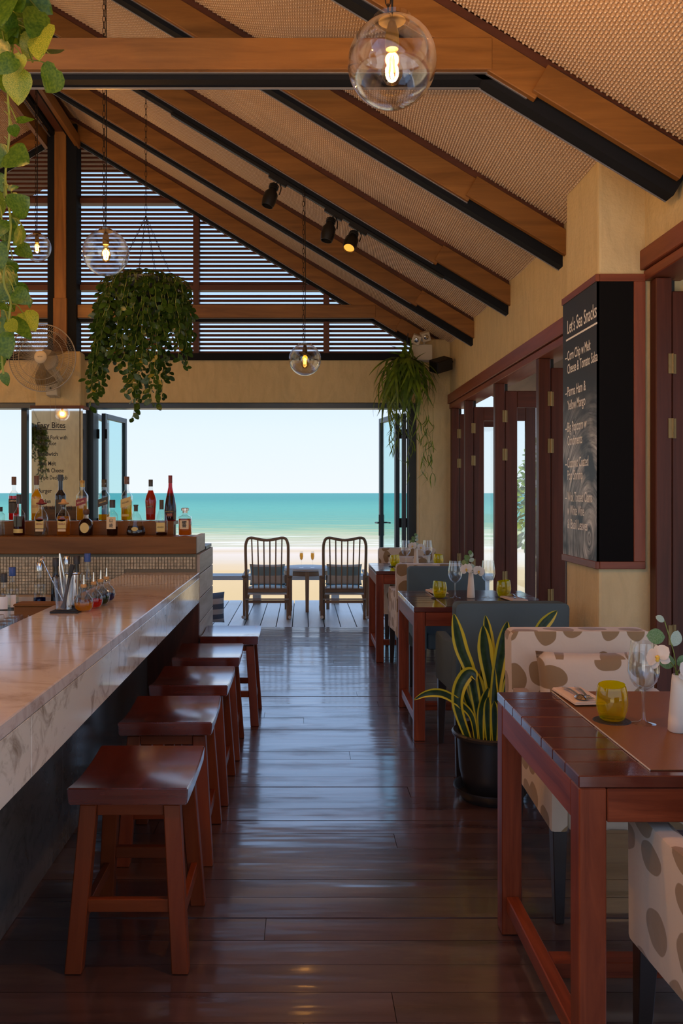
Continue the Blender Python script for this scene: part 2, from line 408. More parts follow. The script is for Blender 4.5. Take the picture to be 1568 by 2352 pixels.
def striped(name, c1, c2, freq, axis='X'):
    m, N, L, out = newmat(name); b = pbsdf(N, c1, 0.9, 0, 0.2)
    tc = N.new('ShaderNodeTexCoord'); sp = N.new('ShaderNodeSeparateXYZ'); L.new(tc.outputs['Object'], sp.inputs[0])
    mu = N.new('ShaderNodeMath'); mu.operation = 'MULTIPLY'; mu.inputs[1].default_value = freq; L.new(sp.outputs[axis], mu.inputs[0])
    fr = N.new('ShaderNodeMath'); fr.operation = 'FRACT'; L.new(mu.outputs[0], fr.inputs[0])
    cr = N.new('ShaderNodeValToRGB'); cr.color_ramp.interpolation = 'CONSTANT'
    cr.color_ramp.elements[0].position = 0; cr.color_ramp.elements[0].color = (*c1, 1); cr.color_ramp.elements[1].position = 0.5; cr.color_ramp.elements[1].color = (*c2, 1)
    L.new(fr.outputs[0], cr.inputs['Fac']); L.new(cr.outputs['Color'], b.inputs['Base Color']); L.new(b.outputs[0], out.inputs[0]); return m

M = {}
M['beam'] = wood('beam_wood', (0.17, 0.068, 0.013), (0.31, 0.132, 0.030), 0.42, 1.2, 14, 0.10, ovar=0.12)
M['beam_dark'] = wood('batten_wood', (0.07, 0.022, 0.010), (0.12, 0.035, 0.016), 0.55, 1.2, 14, 0.1, ovar=0.1)
M['steel'] = plain('black_steel', (0.010, 0.011, 0.014), 0.75, 0.0, 0.15)
M['flange'] = plain('steel_edge', (0.32, 0.31, 0.32), 0.45, 0.6)
M['frame'] = plain('blue_grey_aluminium', (0.055, 0.075, 0.10), 0.38, 0.3, 0.5)
M['frame_in'] = plain('dark_aluminium', (0.02, 0.032, 0.042), 0.4, 0.2, 0.5)
M['plaster'] = plaster('ochre_plaster', (0.64, 0.495, 0.265))
M['redwood'] = wood('red_trim_wood', (0.16, 0.036, 0.014), (0.25, 0.068, 0.03), 0.42, 1.4, 20, 0.08, ovar=0.1, spec=0.35)
M['doorwood'] = wood('door_wood', (0.055, 0.012, 0.005), (0.10, 0.024, 0.011), 0.42, 1.4, 24, 0.07, ovar=0.12, spec=0.3)
M['brass'] = plain('worn_brass', (0.26, 0.18, 0.075), 0.5, 0.7, bump=0.2, bscale=60)
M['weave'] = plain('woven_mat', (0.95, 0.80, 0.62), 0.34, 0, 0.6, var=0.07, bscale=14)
M['weave_under'] = plain('woven_mat_shade', (0.54, 0.37, 0.23), 0.5, 0, 0.4)  # shade between the raised cells painted as a darker tone of the same strips
M['roofboard'] = wood('roof_boarding', (0.10, 0.045, 0.02), (0.16, 0.075, 0.035), 0.7, 1, 10, 0.2)
M['floor'] = wood('floor_plank', (0.050, 0.021, 0.017), (0.098, 0.046, 0.037), 0.34, 0.9, 16, 0.10, coat=1.0, coatr=0.12, rvar=0.08, ovar=0.22, spec=0.9, wear=(0.12, 0.07, 0.05), wearlo=0.6, warp=0.19, patchy=True)
M['subfloor'] = plain('dark_subfloor', (0.02, 0.012, 0.008), 0.8)
M['deck'] = wood('deck_plank', (0.55, 0.55, 0.55), (0.80, 0.80, 0.80), 0.5, 1.2, 14, 0.35, ovar=0.18, rvar=0.12, coat=0.92, coatr=0.3)
M['table'] = wood('table_wood', (0.060, 0.010, 0.007), (0.115, 0.022, 0.012), 0.2, 1.5, 18, 0.06, ovar=0.12, spec=0.6, rvar=0.05, warp=0.05, coat=0.8, coatr=0.10)
M['tableleg'] = wood('table_leg_wood', (0.12, 0.020, 0.007), (0.27, 0.056, 0.019), 0.38, 1.8, 26, 0.10, ovar=0.12, spec=0.22)
M['stool'] = wood('stool_wood', (0.135, 0.021, 0.004), (0.21, 0.040, 0.009), 0.36, 1.5, 16, 0.06, ovar=0.08, spec=0.22)
M['stoolseat'] = wood('stool_seat_wood', (0.095, 0.014, 0.006), (0.155, 0.027, 0.011), 0.2, 1.2, 14, 0.06, ovar=0.08, spec=0.7, rvar=0.06, coat=0.95, coatr=0.14, warp=0.03, wear=(0.16, 0.06, 0.04), wearlo=0.68)
M['teak'] = wood('weathered_teak', (0.16, 0.09, 0.05), (0.26, 0.16, 0.09), 0.5, 2, 20, 0.1)
M['teak_grey'] = wood('greyed_teak', (0.42, 0.40, 0.39), (0.60, 0.57, 0.55), 0.55, 2, 18, 0.1)
M['whitewash'] = wood('whitewashed_plank', (0.36, 0.28, 0.21), (0.58, 0.50, 0.42), 0.5, 1.3, 12, 0.15, ovar=0.2)
M['shelf'] = wood('shelf_wood', (0.13, 0.052, 0.014), (0.21, 0.088, 0.024), 0.45, 1.2, 16, 0.06, ovar=0.05, spec=0.2)
M['marble'] = marble('white_marble', (0.60, 0.55, 0.48), (0.26, 0.21, 0.16), 0.07)
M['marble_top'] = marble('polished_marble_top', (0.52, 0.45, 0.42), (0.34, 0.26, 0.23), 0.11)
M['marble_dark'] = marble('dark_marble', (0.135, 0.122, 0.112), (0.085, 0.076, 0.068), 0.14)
M['blackboard'] = None
M['chalk'] = plain('chalk', (0.95, 0.94, 0.92), 0.9)
M['ink'] = plain('black_paint', (0.01, 0.01, 0.01), 0.5)
M['mirror'] = plain('mirror', (0.80, 0.80, 0.78), 0.02, 1.0)
M['glass'] = thin_glass('door_glass', (0.97, 0.985, 0.98), 0.5, base=0.04)
M['glass_teal'] = thin_glass('teal_glass', (0.72, 0.90, 0.90), 0.5, base=0.06)
M['globe'] = thin_glass('globe_glass', (0.975, 0.965, 0.955), 1.0, base=0.05, power=2.4)
M['wineglass'] = thin_glass('wine_glass', (0.965, 0.965, 0.965), 1.15, base=0.07)
M['bottle'] = thin_glass('clear_bottle_glass', (0.93, 0.95, 0.94), 0.9, base=0.06)
M['bottle_dark'] = plain('dark_bottle_glass', (0.012, 0.011, 0.013), 0.08, 0, 0.6)
M['bottle_red'] = thin_glass('red_bottle_glass', (0.52, 0.035, 0.05), 0.9, base=0.05)
M['yellowglass'] = thin_glass('yellow_glass', (0.96, 0.86, 0.05), 0.8, base=0.05, body=0.16)
M['amber'] = thin_glass('amber_bulb_glass', (1.0, 0.72, 0.30), 0.6, base=0.03)
M['filament'] = emit('filament', (1.0, 0.55, 0.14), 9.0)
M['blackmetal'] = plain('black_metal', (0.016, 0.014, 0.012), 0.4, 0.4)
M['bronze'] = plain('brown_socket', (0.014, 0.009, 0.006), 0.45, 0.5)
M['chain'] = plain('rusty_chain', (0.035, 0.022, 0.014), 0.5, 0.6)
M['steel_bright'] = plain('polished_steel', (0.62, 0.60, 0.58), 0.16, 1.0)
M['ivory'] = plain('ivory_plastic', (0.58, 0.50, 0.37), 0.5)
M['wire'] = plain('fan_wire', (0.30, 0.27, 0.22), 0.4, 0.3)
M['blade'] = thin_glass('smoky_blade', (0.42, 0.38, 0.32), 0.3, base=0.05)
M['blue_cloth'] = plain('slate_blue_cloth', (0.080, 0.115, 0.128), 0.8, 0, 0.3, bump=0.12, bscale=9)
M['dots'] = dotted('oval_print_cloth', (0.58, 0.47, 0.36), (0.27, 0.17, 0.085), 6.5)
M['blackleg'] = plain('black_chair_leg', (0.022, 0.012, 0.009), 0.35)
M['leather'] = plain('tan_leather', (0.20, 0.075, 0.026), 0.42, 0, 0.4, bump=0.06, bscale=300, var=0.06)
M['leather_edge'] = plain('mat_edge', (0.55, 0.50, 0.44), 0.6)
M['runner_dark'] = plain('dark_runner', (0.05, 0.03, 0.028), 0.22, 0, 0.5, bump=0.15, bscale=14)
M['napkin'] = plain('linen_napkin', (0.62, 0.47, 0.37), 0.9, bump=0.1, bscale=40)
M['coaster'] = plain('dark_coaster', (0.02, 0.012, 0.010), 0.6, bump=0.5, bscale=220)
M['vase'] = plain('ivory_vase', (0.74, 0.62, 0.50), 0.5)
M['petal'] = leafmat('orchid_petal', (0.80, 0.73, 0.66), (0.86, 0.80, 0.74), 0.4, 0.5)
M['lip'] = plain('orchid_lip', (0.75, 0.48, 0.06), 0.5)
M['euca'] = leafmat('eucalyptus_leaf', (0.10, 0.20, 0.05), (0.20, 0.30, 0.13), 0.3)
M['euca_pale'] = leafmat('pale_eucalyptus_leaf', (0.36, 0.46, 0.36), (0.46, 0.55, 0.45), 0.3)
M['pothos'] = leafmat('pothos_leaf', (0.050, 0.115, 0.008), (0.12, 0.20, 0.014), 0.40, 0.30, 12)
M['pothos_v'] = leafmat('variegated_leaf', (0.16, 0.26, 0.02), (0.55, 0.50, 0.06), 0.42, 0.32, 45)
M['vine'] = plain('vine_stem', (0.16, 0.20, 0.03), 0.5)
M['hoya'] = leafmat('trailing_leaf', (0.020, 0.050, 0.008), (0.055, 0.12, 0.014), 0.34, 0.3, 10)
M['hoya_y'] = leafmat('yellow_leaf', (0.35, 0.26, 0.02), (0.5, 0.34, 0.03), 0.4, 0.4, 10)
M['fern'] = leafmat('staghorn_frond', (0.07, 0.13, 0.012), (0.22, 0.31, 0.02), 0.35, 0.4, 8)
M['snake'] = leafmat('snake_plant_leaf', (0.012, 0.035, 0.012), (0.035, 0.075, 0.022), 0.12, 0.35, 30, edge=(0.68, 0.54, 0.03))
M['pot'] = plain('black_pot', (0.018, 0.016, 0.016), 0.38)
M['soil'] = plain('soil', (0.03, 0.02, 0.012), 0.95, bump=0.6, bscale=60)
M['tile'] = plain('mosaic_tile', (0.50, 0.40, 0.25), 0.35, var=0.3, bscale=45)
M['grout'] = plain('grout', (0.22, 0.18, 0.12), 0.9)
M['cork'] = plain('cork', (0.50, 0.27, 0.10), 0.8)
M['paper'] = plain('cream_label', (0.66, 0.50, 0.29), 0.8)
M['gold'] = plain('gold_label', (0.55, 0.38, 0.12), 0.45, 0.3)
M['redlabel'] = plain('red_label', (0.22, 0.025, 0.025), 0.5)
M['darklabel'] = plain('dark_label', (0.05, 0.035, 0.015), 0.5)
M['rubber'] = plain('black_rubber', (0.012, 0.012, 0.012), 0.55)
M['cap_brown'] = plain('brown_cap', (0.12, 0.055, 0.03), 0.45)
M['cap_black'] = plain('black_cap', (0.03, 0.03, 0.032), 0.4)
M['cap_red'] = plain('red_cap', (0.18, 0.02, 0.025), 0.45)
M['cap_gold'] = plain('gold_cap', (0.40, 0.27, 0.08), 0.35, 0.6)
M['cap_blue'] = plain('blue_cap', (0.03, 0.08, 0.30), 0.4)
M['cush'] = striped('striped_cushion_cloth', (0.24, 0.36, 0.40), (0.62, 0.58, 0.52), 5.0, 'Z')
M['pouf'] = striped('striped_pouf_cloth', (0.10, 0.12, 0.16), (0.42, 0.40, 0.40), 9.0, 'Z')
M['amberlamp'] = emit('lamp_glow', (1.0, 0.35, 0.05), 1.2)
# ================================================================== OUTSIDE: beach, sea
def sand_mat():
    m, N, L, out = newmat('beach_sand'); b = pbsdf(N, (0.5, 0.4, 0.25), 0.9, 0, 0.2)
    ge = N.new('ShaderNodeNewGeometry'); sp = N.new('ShaderNodeSeparateXYZ'); L.new(ge.outputs['Position'], sp.inputs[0])
    nz = N.new('ShaderNodeTexNoise'); nz.inputs['Scale'].default_value = 0.12; nz.inputs['Detail'].default_value = 4
    mp = N.new('ShaderNodeMapping'); mp.inputs['Scale'].default_value = (0.35, 1.5, 1); L.new(ge.outputs['Position'], mp.inputs['Vector']); L.new(mp.outputs[0], nz.inputs['Vector'])
    ma = N.new('ShaderNodeMath'); ma.operation = 'MULTIPLY_ADD'; ma.inputs[1].default_value = 10.0; L.new(nz.outputs['Fac'], ma.inputs[0]); L.new(sp.outputs['Y'], ma.inputs[2])
    mr = N.new('ShaderNodeMapRange'); mr.inputs['From Min'].default_value = 24; mr.inputs['From Max'].default_value = 53; L.new(ma.outputs[0], mr.inputs['Value'])
    cr = N.new('ShaderNodeValToRGB'); E = cr.color_ramp.elements
    E[0].position = 0.0; E[0].color = (0.53, 0.385, 0.20, 1)
    E[1].position = 1.0; E[1].color = (0.52, 0.45, 0.36, 1)
    for p, c in ((0.24, (0.55, 0.40, 0.22)), (0.36, (0.55, 0.47, 0.39)), (0.55, (0.58, 0.50, 0.44)), (0.66, (0.54, 0.43, 0.31)), (0.75, (0.60, 0.54, 0.49))):
        q = E.new(p); q.color = (*c, 1)
    for q in E: q.color = [c * 0.80 for c in q.color[:3]] + [1]
    L.new(mr.outputs[0], cr.inputs['Fac']); L.new(cr.outputs['Color'], b.inputs['Base Color'])
    n2 = N.new('ShaderNodeTexNoise'); n2.inputs['Scale'].default_value = 3; n2.inputs['Detail'].default_value = 5; L.new(ge.outputs['Position'], n2.inputs['Vector'])
    bp = N.new('ShaderNodeBump'); bp.inputs['Strength'].default_value = 0.25; bp.inputs['Distance'].default_value = 0.05; L.new(n2.outputs['Fac'], bp.inputs['Height']); L.new(bp.outputs[0], b.inputs['Normal'])
    L.new(b.outputs[0], out.inputs[0]); return m
def sea_mat():
    m, N, L, out = newmat('sea_water')
    ge = N.new('ShaderNodeNewGeometry'); sp = N.new('ShaderNodeSeparateXYZ'); L.new(ge.outputs['Position'], sp.inputs[0])
    lg = N.new('ShaderNodeMath'); lg.operation = 'LOGARITHM'; lg.inputs[1].default_value = 10; L.new(sp.outputs['Y'], lg.inputs[0])
    mr = N.new('ShaderNodeMapRange'); mr.inputs['From Min'].default_value = math.log10(38); mr.inputs['From Max'].default_value = math.log10(900); L.new(lg.outputs[0], mr.inputs['Value'])
    nz = N.new('ShaderNodeTexNoise'); nz.inputs['Scale'].default_value = 1; nz.inputs['Detail'].default_value = 5
    mp = N.new('ShaderNodeMapping'); mp.inputs['Scale'].default_value = (0.16, 0.55, 1); nz.inputs['Detail'].default_value = 9; nz.inputs['Roughness'].default_value = 0.65; L.new(ge.outputs['Position'], mp.inputs['Vector']); L.new(mp.outputs[0], nz.inputs['Vector'])
    ad = N.new('ShaderNodeMath'); ad.operation = 'MULTIPLY_ADD'; ad.inputs[1].default_value = 0.34; L.new(nz.outputs['Fac'], ad.inputs[0]); L.new(mr.outputs[0], ad.inputs[2])
    sb = N.new('ShaderNodeMath'); sb.operation = 'SUBTRACT'; sb.inputs[1].default_value = 0.17; L.new(ad.outputs[0], sb.inputs[0])
    cr = N.new('ShaderNodeValToRGB'); E = cr.color_ramp.elements
    E[0].position = 0.0; E[0].color = (0.52, 0.48, 0.38, 1)
    E[1].position = 1.0; E[1].color = (0.075, 0.275, 0.275, 1)
    for p, c in ((0.055, (0.47, 0.45, 0.33)), (0.12, (0.33, 0.40, 0.25)), (0.18, (0.20, 0.36, 0.26)), (0.25, (0.13, 0.33, 0.27)), (0.42, (0.105, 0.34, 0.295)), (0.7, (0.070, 0.275, 0.265))):
        q = E.new(p); q.color = (*c, 1)
    for q in E: q.color = [c * 0.78 for c in q.color[:3]] + [1]
    L.new(sb.outputs[0], cr.inputs['Fac'])
    # breaking foam lines near the shore
    n3 = N.new('ShaderNodeTexNoise'); n3.inputs['Scale'].default_value = 1; n3.inputs['Detail'].default_value = 6
    m3 = N.new('ShaderNodeMapping'); m3.inputs['Scale'].default_value = (0.10, 0.55, 1); L.new(ge.outputs['Position'], m3.inputs['Vector']); L.new(m3.outputs[0], n3.inputs['Vector'])
    fr = N.new('ShaderNodeMapRange'); fr.inputs['From Min'].default_value = 0.50; fr.inputs['From Max'].default_value = 0.60; L.new(n3.outputs['Fac'], fr.inputs['Value'])
    fd = N.new('ShaderNodeMapRange'); fd.inputs['From Min'].default_value = 44; fd.inputs['From Max'].default_value = 62; fd.inputs['To Min'].default_value = 0.9; fd.inputs['To Max'].default_value = 0.0; L.new(sp.outputs['Y'], fd.inputs['Value'])
    fm = N.new('ShaderNodeMath'); fm.operation = 'MULTIPLY'; L.new(fr.outputs[0], fm.inputs[0]); L.new(fd.outputs[0], fm.inputs[1])
    mm = N.new('ShaderNodeMix'); mm.data_type = 'RGBA'; L.new(fm.outputs[0], mm.inputs['Factor']); L.new(cr.outputs['Color'], mm.inputs['A']); mm.inputs['B'].default_value = (0.54, 0.51, 0.46, 1)
    df = N.new('ShaderNodeBsdfDiffuse'); L.new(mm.outputs['Result'], df.inputs[0])
    gl = N.new('ShaderNodeBsdfGlossy'); gl.inputs['Roughness'].default_value = 0.25
    nb = N.new('ShaderNodeTexNoise'); nb.inputs['Scale'].default_value = 1; nb.inputs['Detail'].default_value = 4
    mb = N.new('ShaderNodeMapping'); mb.inputs['Scale'].default_value = (0.45, 1.1, 1); L.new(ge.outputs['Position'], mb.inputs['Vector']); L.new(mb.outputs[0], nb.inputs['Vector'])
    bp = N.new('ShaderNodeBump'); bp.inputs['Strength'].default_value = 1.0; bp.inputs['Distance'].default_value = 0.5; L.new(nb.outputs['Fac'], bp.inputs['Height'])
    L.new(bp.outputs[0], df.inputs['Normal']); L.new(bp.outputs[0], gl.inputs['Normal'])
    mx = N.new('ShaderNodeMixShader'); mx.inputs[0].default_value = 0.10; L.new(df.outputs[0], mx.inputs[1]); L.new(gl.outputs[0], mx.inputs[2])
    L.new(mx.outputs[0], out.inputs[0]); return m
mb = MB()
ys = [-60, -20, 8, 11.5, 16, 24, 34, 48]; zs = [-0.5, -0.62, -0.66, -0.68, -0.78, -0.93, -1.10, -1.40]
vs = []; fs = []
for i, (y, z) in enumerate(zip(ys, zs)):
    vs += [(-200, y, z), (200, y, z)]
    if i: fs.append((2*i-2, 2*i-1, 2*i+1, 2*i))
mb.add(vs, fs); o = mb.build('ground', sand_mat()); struct(o, 'pale orange sandy beach sloping down to the water')
mb = MB(); mb.add([(-6000, 38, -1.25), (6000, 38, -1.25), (6000, 7000, -1.25), (-6000, 7000, -1.25)], [(0, 1, 2, 3)])
o = mb.build('sea', sea_mat()); struct(o, 'turquoise sea with small waves and foam at the shore')

# ================================================================== ROOF GEOMETRY (ridge along Y)
RX, RZ, SL = -2.5, 5.30, 0.605
TH = math.atan(SL); RC, RS = math.cos(TH), math.sin(TH)
def roofz(x): return RZ - SL * abs(x - RX)
def slope_box(mb, side, a0, a1, b0, b1, y0, y1):
    """a: distance down the slope from the ridge, b: height above the slope plane; side +1 right, -1 left"""
    def q(a, b, y): return (RX + side * (a * RC + b * RS), y, RZ - a * RS + b * RC)
    vs = [q(a0,b0,y0), q(a1,b0,y0), q(a1,b0,y1), q(a0,b0,y1), q(a0,b1,y0), q(a1,b1,y0), q(a1,b1,y1), q(a0,b1,y1)]
    fs = [(0,3,2,1),(4,5,6,7),(0,1,5,4),(1,2,6,5),(2,3,7,6),(3,0,4,7)]
    if side < 0: fs = [f[::-1] for f in fs]
    return mb.add(vs, fs)
ax = lambda x: (x - RX) / RC
for side, nm in ((1, 'ceiling'), (-1, 'ceiling')):
    mb = MB(); slope_box(mb, side, 0, 5.75, 0.15, 0.24, -0.75, 10.15)
    ce = mb.build(nm, M['roofboard']); struct(ce)
    if side == 1: CEIL = ce
    else: CEIL_L = ce
# rafters
RAFT = [8.70 - 1.29 * k for k in range(8)]
rl = {0: 'timber gable rafters above the louvred screen, with tie beam and king post',
      4: 'timber roof truss with a thick horizontal tie beam spanning the room'}
def sbar(name, mat, par, side, a0, a1, b0, b1, y0, y1, bevel=0.0):
    m_ = MB(); slope_box(m_, side, a0, a1, b0, b1, y0, y1); return m_.build(name, mat, par, bevel=bevel)
def truss(d, k):
    if k in rl: lab, g = rl[k], None
    elif k == 2: lab, g = 'timber rafter pair carrying the black spotlight track', None
    elif k == 1: lab, g = 'timber rafter pair between the spotlight track and the louvred gable', None
    elif k == 3: lab, g = 'timber rafter pair between the tie-beam truss and the spotlight track', None
    elif k == 5: lab, g = 'timber rafter pair that the big amber globe lamp hangs from', None
    else: lab, g = 'timber rafter pair further back under the woven ceiling', 'rear rafters'
    t = thing('roof_truss' if k in rl else 'rafter', lab, 'roof beam', (0, 0, 0), 0, g)
    if k not in rl: t['kind'] = 'structure'; del t['category']
    if g and k >= 6: del t['group']
    for side in (1, -1):
        end = ax(1.02) + RND.uniform(-0.04, 0.04)
        sbar('rafter_board', M['beam'], t, side, 0.02, end, -0.10, 0.035, d, d + 0.035, 0.003)
        sbar('splice_board', M['beam'], t, side, end - 0.03, ax(1.62), -0.085, 0.04, d - 0.024, d + 0.012, 0.003)
        sbar('batten', M['beam_dark'], t, side, 0.02, ax(1.62), 0.0355, 0.078, d + 0.014, d + 0.10)
        ch = sbar('steel_channel', M['steel'], t, side, 0.0, ax(1.64), -0.128, 0.085, d + 0.036, d + 0.112)
        f = MB(); slope_box(f, side, 0.0, ax(1.64), -0.132, -0.126, d + 0.109, d + 0.115); slope_box(f, side, 0, ax(1.0), -0.1035, -0.0985, d + 0.028, d + 0.0365)
        f.build('flange', M['flange'], ch)
    if k in (0, 4):
        hb = 0.067; zt = 3.30 if k == 0 else 3.27
        xr = 1.5 - (zt + hb - 2.88) / SL + 0.05
        mb = MB(); mb.box(2*RX - xr, xr, d - 0.004, d + 0.032, zt - hb, zt + hb); tb = mb.build('tie_beam', M['beam'], t, bevel=0.003)
        mb = MB(); mb.box(2*RX - xr - 0.05, xr + 0.05, d + 0.036, d + 0.112, zt - hb - 0.024, zt + hb - 0.03); mb.build('tie_channel', M['steel'], t)
        mb = MB(); mb.box(2*RX - xr, xr + 0.05, d + 0.104, d + 0.114, zt - hb - 0.030, zt - hb - 0.024); mb.box(2*RX - xr, xr, d + 0.02, d + 0.032, zt - hb - 0.004, zt - hb - 0.0005); mb.build('flange', M['flange'], tb)
    if k == 0:
        mb = MB(); mb.box(-2.635, -2.56, d - 0.05, d + 0.14, 2.80, 5.22); mb.box(-2.44, -2.338, d - 0.05, d + 0.14, 2.80, 5.22); mb.build('post_steel', M['steel'], t)
        mb = MB(); mb.box(-2.56, -2.44, d - 0.07, d + 0.10, 3.42, 5.2); mb.build('king_post', M['beam'], t, bevel=0.003)
        mb = MB(); mb.box(-2.568, -2.430, d - 0.085, d + 0.10, 2.75, 3.42); mb.build('king_post_splice', M['beam'], t, bevel=0.003)
    return t
for k, d in enumerate(RAFT): truss(d, k)
# ridge
rg = thing('ridge_beam', 'dark steel and timber ridge beam running along the top of the roof', 'roof beam')
mb = MB(); mb.box(-2.545, -2.455, -0.6, 8.75, 5.13, 5.26); mb.build('ridge_timber', M['beam_dark'], rg)
for sx in (-1, 1):
    mb = MB(); mb.box(RX + sx*0.075 - 0.02, RX + sx*0.075 + 0.02, -0.6, 8.75, 5.10, 5.24); mb.build('ridge_steel', M['steel'], rg)
    mb = MB(); mb.box(RX + sx*0.11 - 0.006, RX + sx*0.11 + 0.006, -0.6, 8.75, 5.085, 5.095); mb.build('flange', M['flange'], rg)
    mb = MB(); mb.box(RX + sx*0.165 - 0.02, RX + sx*0.165 + 0.02, -0.6, 8.72, 4.99, 5.11); mb.build('ridge_side_board', M['beam'], rg)
mb = MB(); mb.prism([(RX - 0.5, 5.30), (RX, 5.56), (RX + 0.5, 5.30), (RX, 5.31)], -0.75, 10.15); struct(mb.build('ridge_cap', M['roofboard'], fixn=True))
# woven mats: real over-under weave, one mesh shared by all the bays
def weave_mesh():
    cs = 0.0148; na, ny = int(4.95 / cs), int(1.20 / cs)
    i, j = np.meshgrid(np.arange(na), np.arange(ny), indexing='ij'); i = i.ravel(); j = j.ravel()
    rng = np.random.default_rng(3)
    a0 = i * cs; y0 = j * cs; over = ((i + j) % 2).astype(float)
    yc = (y0 + cs / 2 - 0.6) / 0.6; sag = -0.055 * (1 - yc * yc) * np.sin(np.clip((a0 / 4.9), 0, 1) * PI) ** 0.35
    sag = sag + 0.006 * np.sin(a0 * 3.1) * np.cos(yc * 2)
    h = np.where(over > 0, -0.0062, -0.0016) + rng.uniform(-0.0005, 0.0005, len(i))
    ga = np.where(over > 0, 0.002, 0.0005); gy = np.where(over > 0, 0.0005, 0.002)
    V = np.zeros((len(i), 8, 3), dtype=np.float32)
    corners = [(0, 0), (1, 0), (1, 1), (0, 1)]
    for k, (ca, cy) in enumerate(corners):
        V[:, k, 0] = a0 + ca * cs; V[:, k, 1] = y0 + cy * cs; V[:, k, 2] = sag + 0.002
        ina = np.where(over > 0, 0.30, 0.14) * cs; iny = np.where(over > 0, 0.14, 0.30) * cs
        V[:, 4 + k, 0] = a0 + (ina if ca == 0 else cs - ina); V[:, 4 + k, 1] = y0 + (iny if cy == 0 else cs - iny); V[:, 4 + k, 2] = sag + h
    q = np.array([(4,7,6,5),(0,4,5,1),(1,5,6,2),(2,6,7,3),(3,7,4,0)])
    F = (np.arange(len(i)) * 8)[:, None, None] + q[None]
    F = F.reshape(-1, 4); V = V.reshape(-1, 3)
    me = bpy.data.meshes.new('woven_mat'); me.vertices.add(len(V)); me.vertices.foreach_set('co', V.ravel())
    me.loops.add(F.size); me.loops.foreach_set('vertex_index', F.ravel().astype(np.int32))
    me.polygons.add(len(F)); me.polygons.foreach_set('loop_start', np.arange(0, F.size, 4, dtype=np.int32)); me.polygons.foreach_set('loop_total', np.full(len(F), 4, dtype=np.int32))
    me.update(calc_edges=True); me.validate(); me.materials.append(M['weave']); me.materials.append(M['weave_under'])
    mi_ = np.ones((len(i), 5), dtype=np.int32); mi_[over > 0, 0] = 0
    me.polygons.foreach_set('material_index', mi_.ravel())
    return me
WM = weave_mesh()
ML = Matrix(((RC, 0, RS, 0), (0, 1, 0, 0), (-RS, 0, RC, 0), (0, 0, 0, 1)))
for k in range(len(RAFT) - 1):
    for side in (1, -1):
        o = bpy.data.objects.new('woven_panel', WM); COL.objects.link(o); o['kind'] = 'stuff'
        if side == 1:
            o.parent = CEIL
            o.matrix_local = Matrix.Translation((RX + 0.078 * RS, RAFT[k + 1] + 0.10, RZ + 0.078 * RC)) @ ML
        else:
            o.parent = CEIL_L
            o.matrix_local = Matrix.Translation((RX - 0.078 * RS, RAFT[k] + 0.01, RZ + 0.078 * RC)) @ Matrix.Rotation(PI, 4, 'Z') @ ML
# ================================================================== FLOOR
mb = MB(); mb.box(-6.5, 1.66, -0.49, 8.9, -0.20, -0.032); fl = mb.build('floor', M['subfloor']); struct(fl, 'dark glossy timber floor of boards laid across the room')
pm = {}
def plank(x0, x1, y0, y1, par, mat, top, tilt=0.35, name='floor_plank', alongy=False):
    w = x1 - x0; l = y1 - y0; key = (name, round(w, 2), round(l, 2), RND.randrange(2))
    if key not in pm:
        m_ = MB(); TT = (-1, -0.965, -0.6, -0.2, 0.2, 0.6, 0.965, 1); n_ = 7; cz = (0.0003, -0.00025, 0.0001, 0.0005)[len(pm) % 4]
        va, vb = (w, l) if not alongy else (l, w)      # long side, short side
        for i in range(n_ + 1):
            t_ = TT[i]; zt = cz * (1 - t_ * t_)
            for sx in (-1, 1):
                for zz in (zt, -0.03): m_.v.append((sx * w/2, t_ * l/2, zz) if not alongy else (t_ * w/2, sx * l/2, zz))
            if i:
                b = 4 * (i - 1); m_.f += [(b, b + 2, b + 6, b + 4), (b + 1, b + 5, b + 7, b + 3), (b, b + 4, b + 5, b + 1), (b + 2, b + 3, b + 7, b + 6)]
        m_.f += [(0, 1, 3, 2), (4 * n_, 4 * n_ + 2, 4 * n_ + 3, 4 * n_ + 1)]
        pm[key] = m_.mesh(name, smooth=True, fixn=True); pm[key].materials.append(mat)
    o = link(name, pm[key], None, par, ((x0+x1)/2, (y0+y1)/2, top + RND.uniform(-0.0012, 0.0012)))
    t = math.radians(RND.uniform(-tilt, tilt))
    o.rotation_euler = (0, t, 0) if alongy else (t, 0, 0)
    return o
y = 1.0; PWD = 0.139
while y < 8.85:
    y1 = min(y + PWD, 8.9)
    if y1 - y < 0.05: break
    cuts = [-1.05]
    if RND.random() < 0.62: cuts.append(round(RND.uniform(-0.6, 1.2) * 8) / 8)
    cuts.append(1.62)
    for a, b in zip(cuts[:-1], cuts[1:]): plank(a + 0.001, b - 0.001, y + 0.0016, y1 - 0.0016, fl, M['floor'], 0.0)
    y = y1
mb = MB(); mb.box(-6.5, -1.06, 1.0, 8.9, -0.032, -0.004); mb.box(-6.5, 1.66, -0.49, 0.998, -0.032, 0.0); mb.build('floor_slab', M['floor'], fl)
# deck
mb = MB(); mb.box(-4.6, 2.9, 8.92, 11.40, -0.24, -0.08); dk = mb.build('deck', M['subfloor']); struct(dk, 'grey weathered plank deck facing the beach')
x = -4.55
while x < 2.85:
    plank(x + 0.005, x + 0.172, 8.915, 11.45, dk, M['deck'], -0.045, 0.25, 'deck_plank', True); x += 0.177
mb = MB(); mb.box(1.67, 3.4, -0.49, 8.9, -0.3, -0.04); o = mb.build('terrace', M['deck']); struct(o)
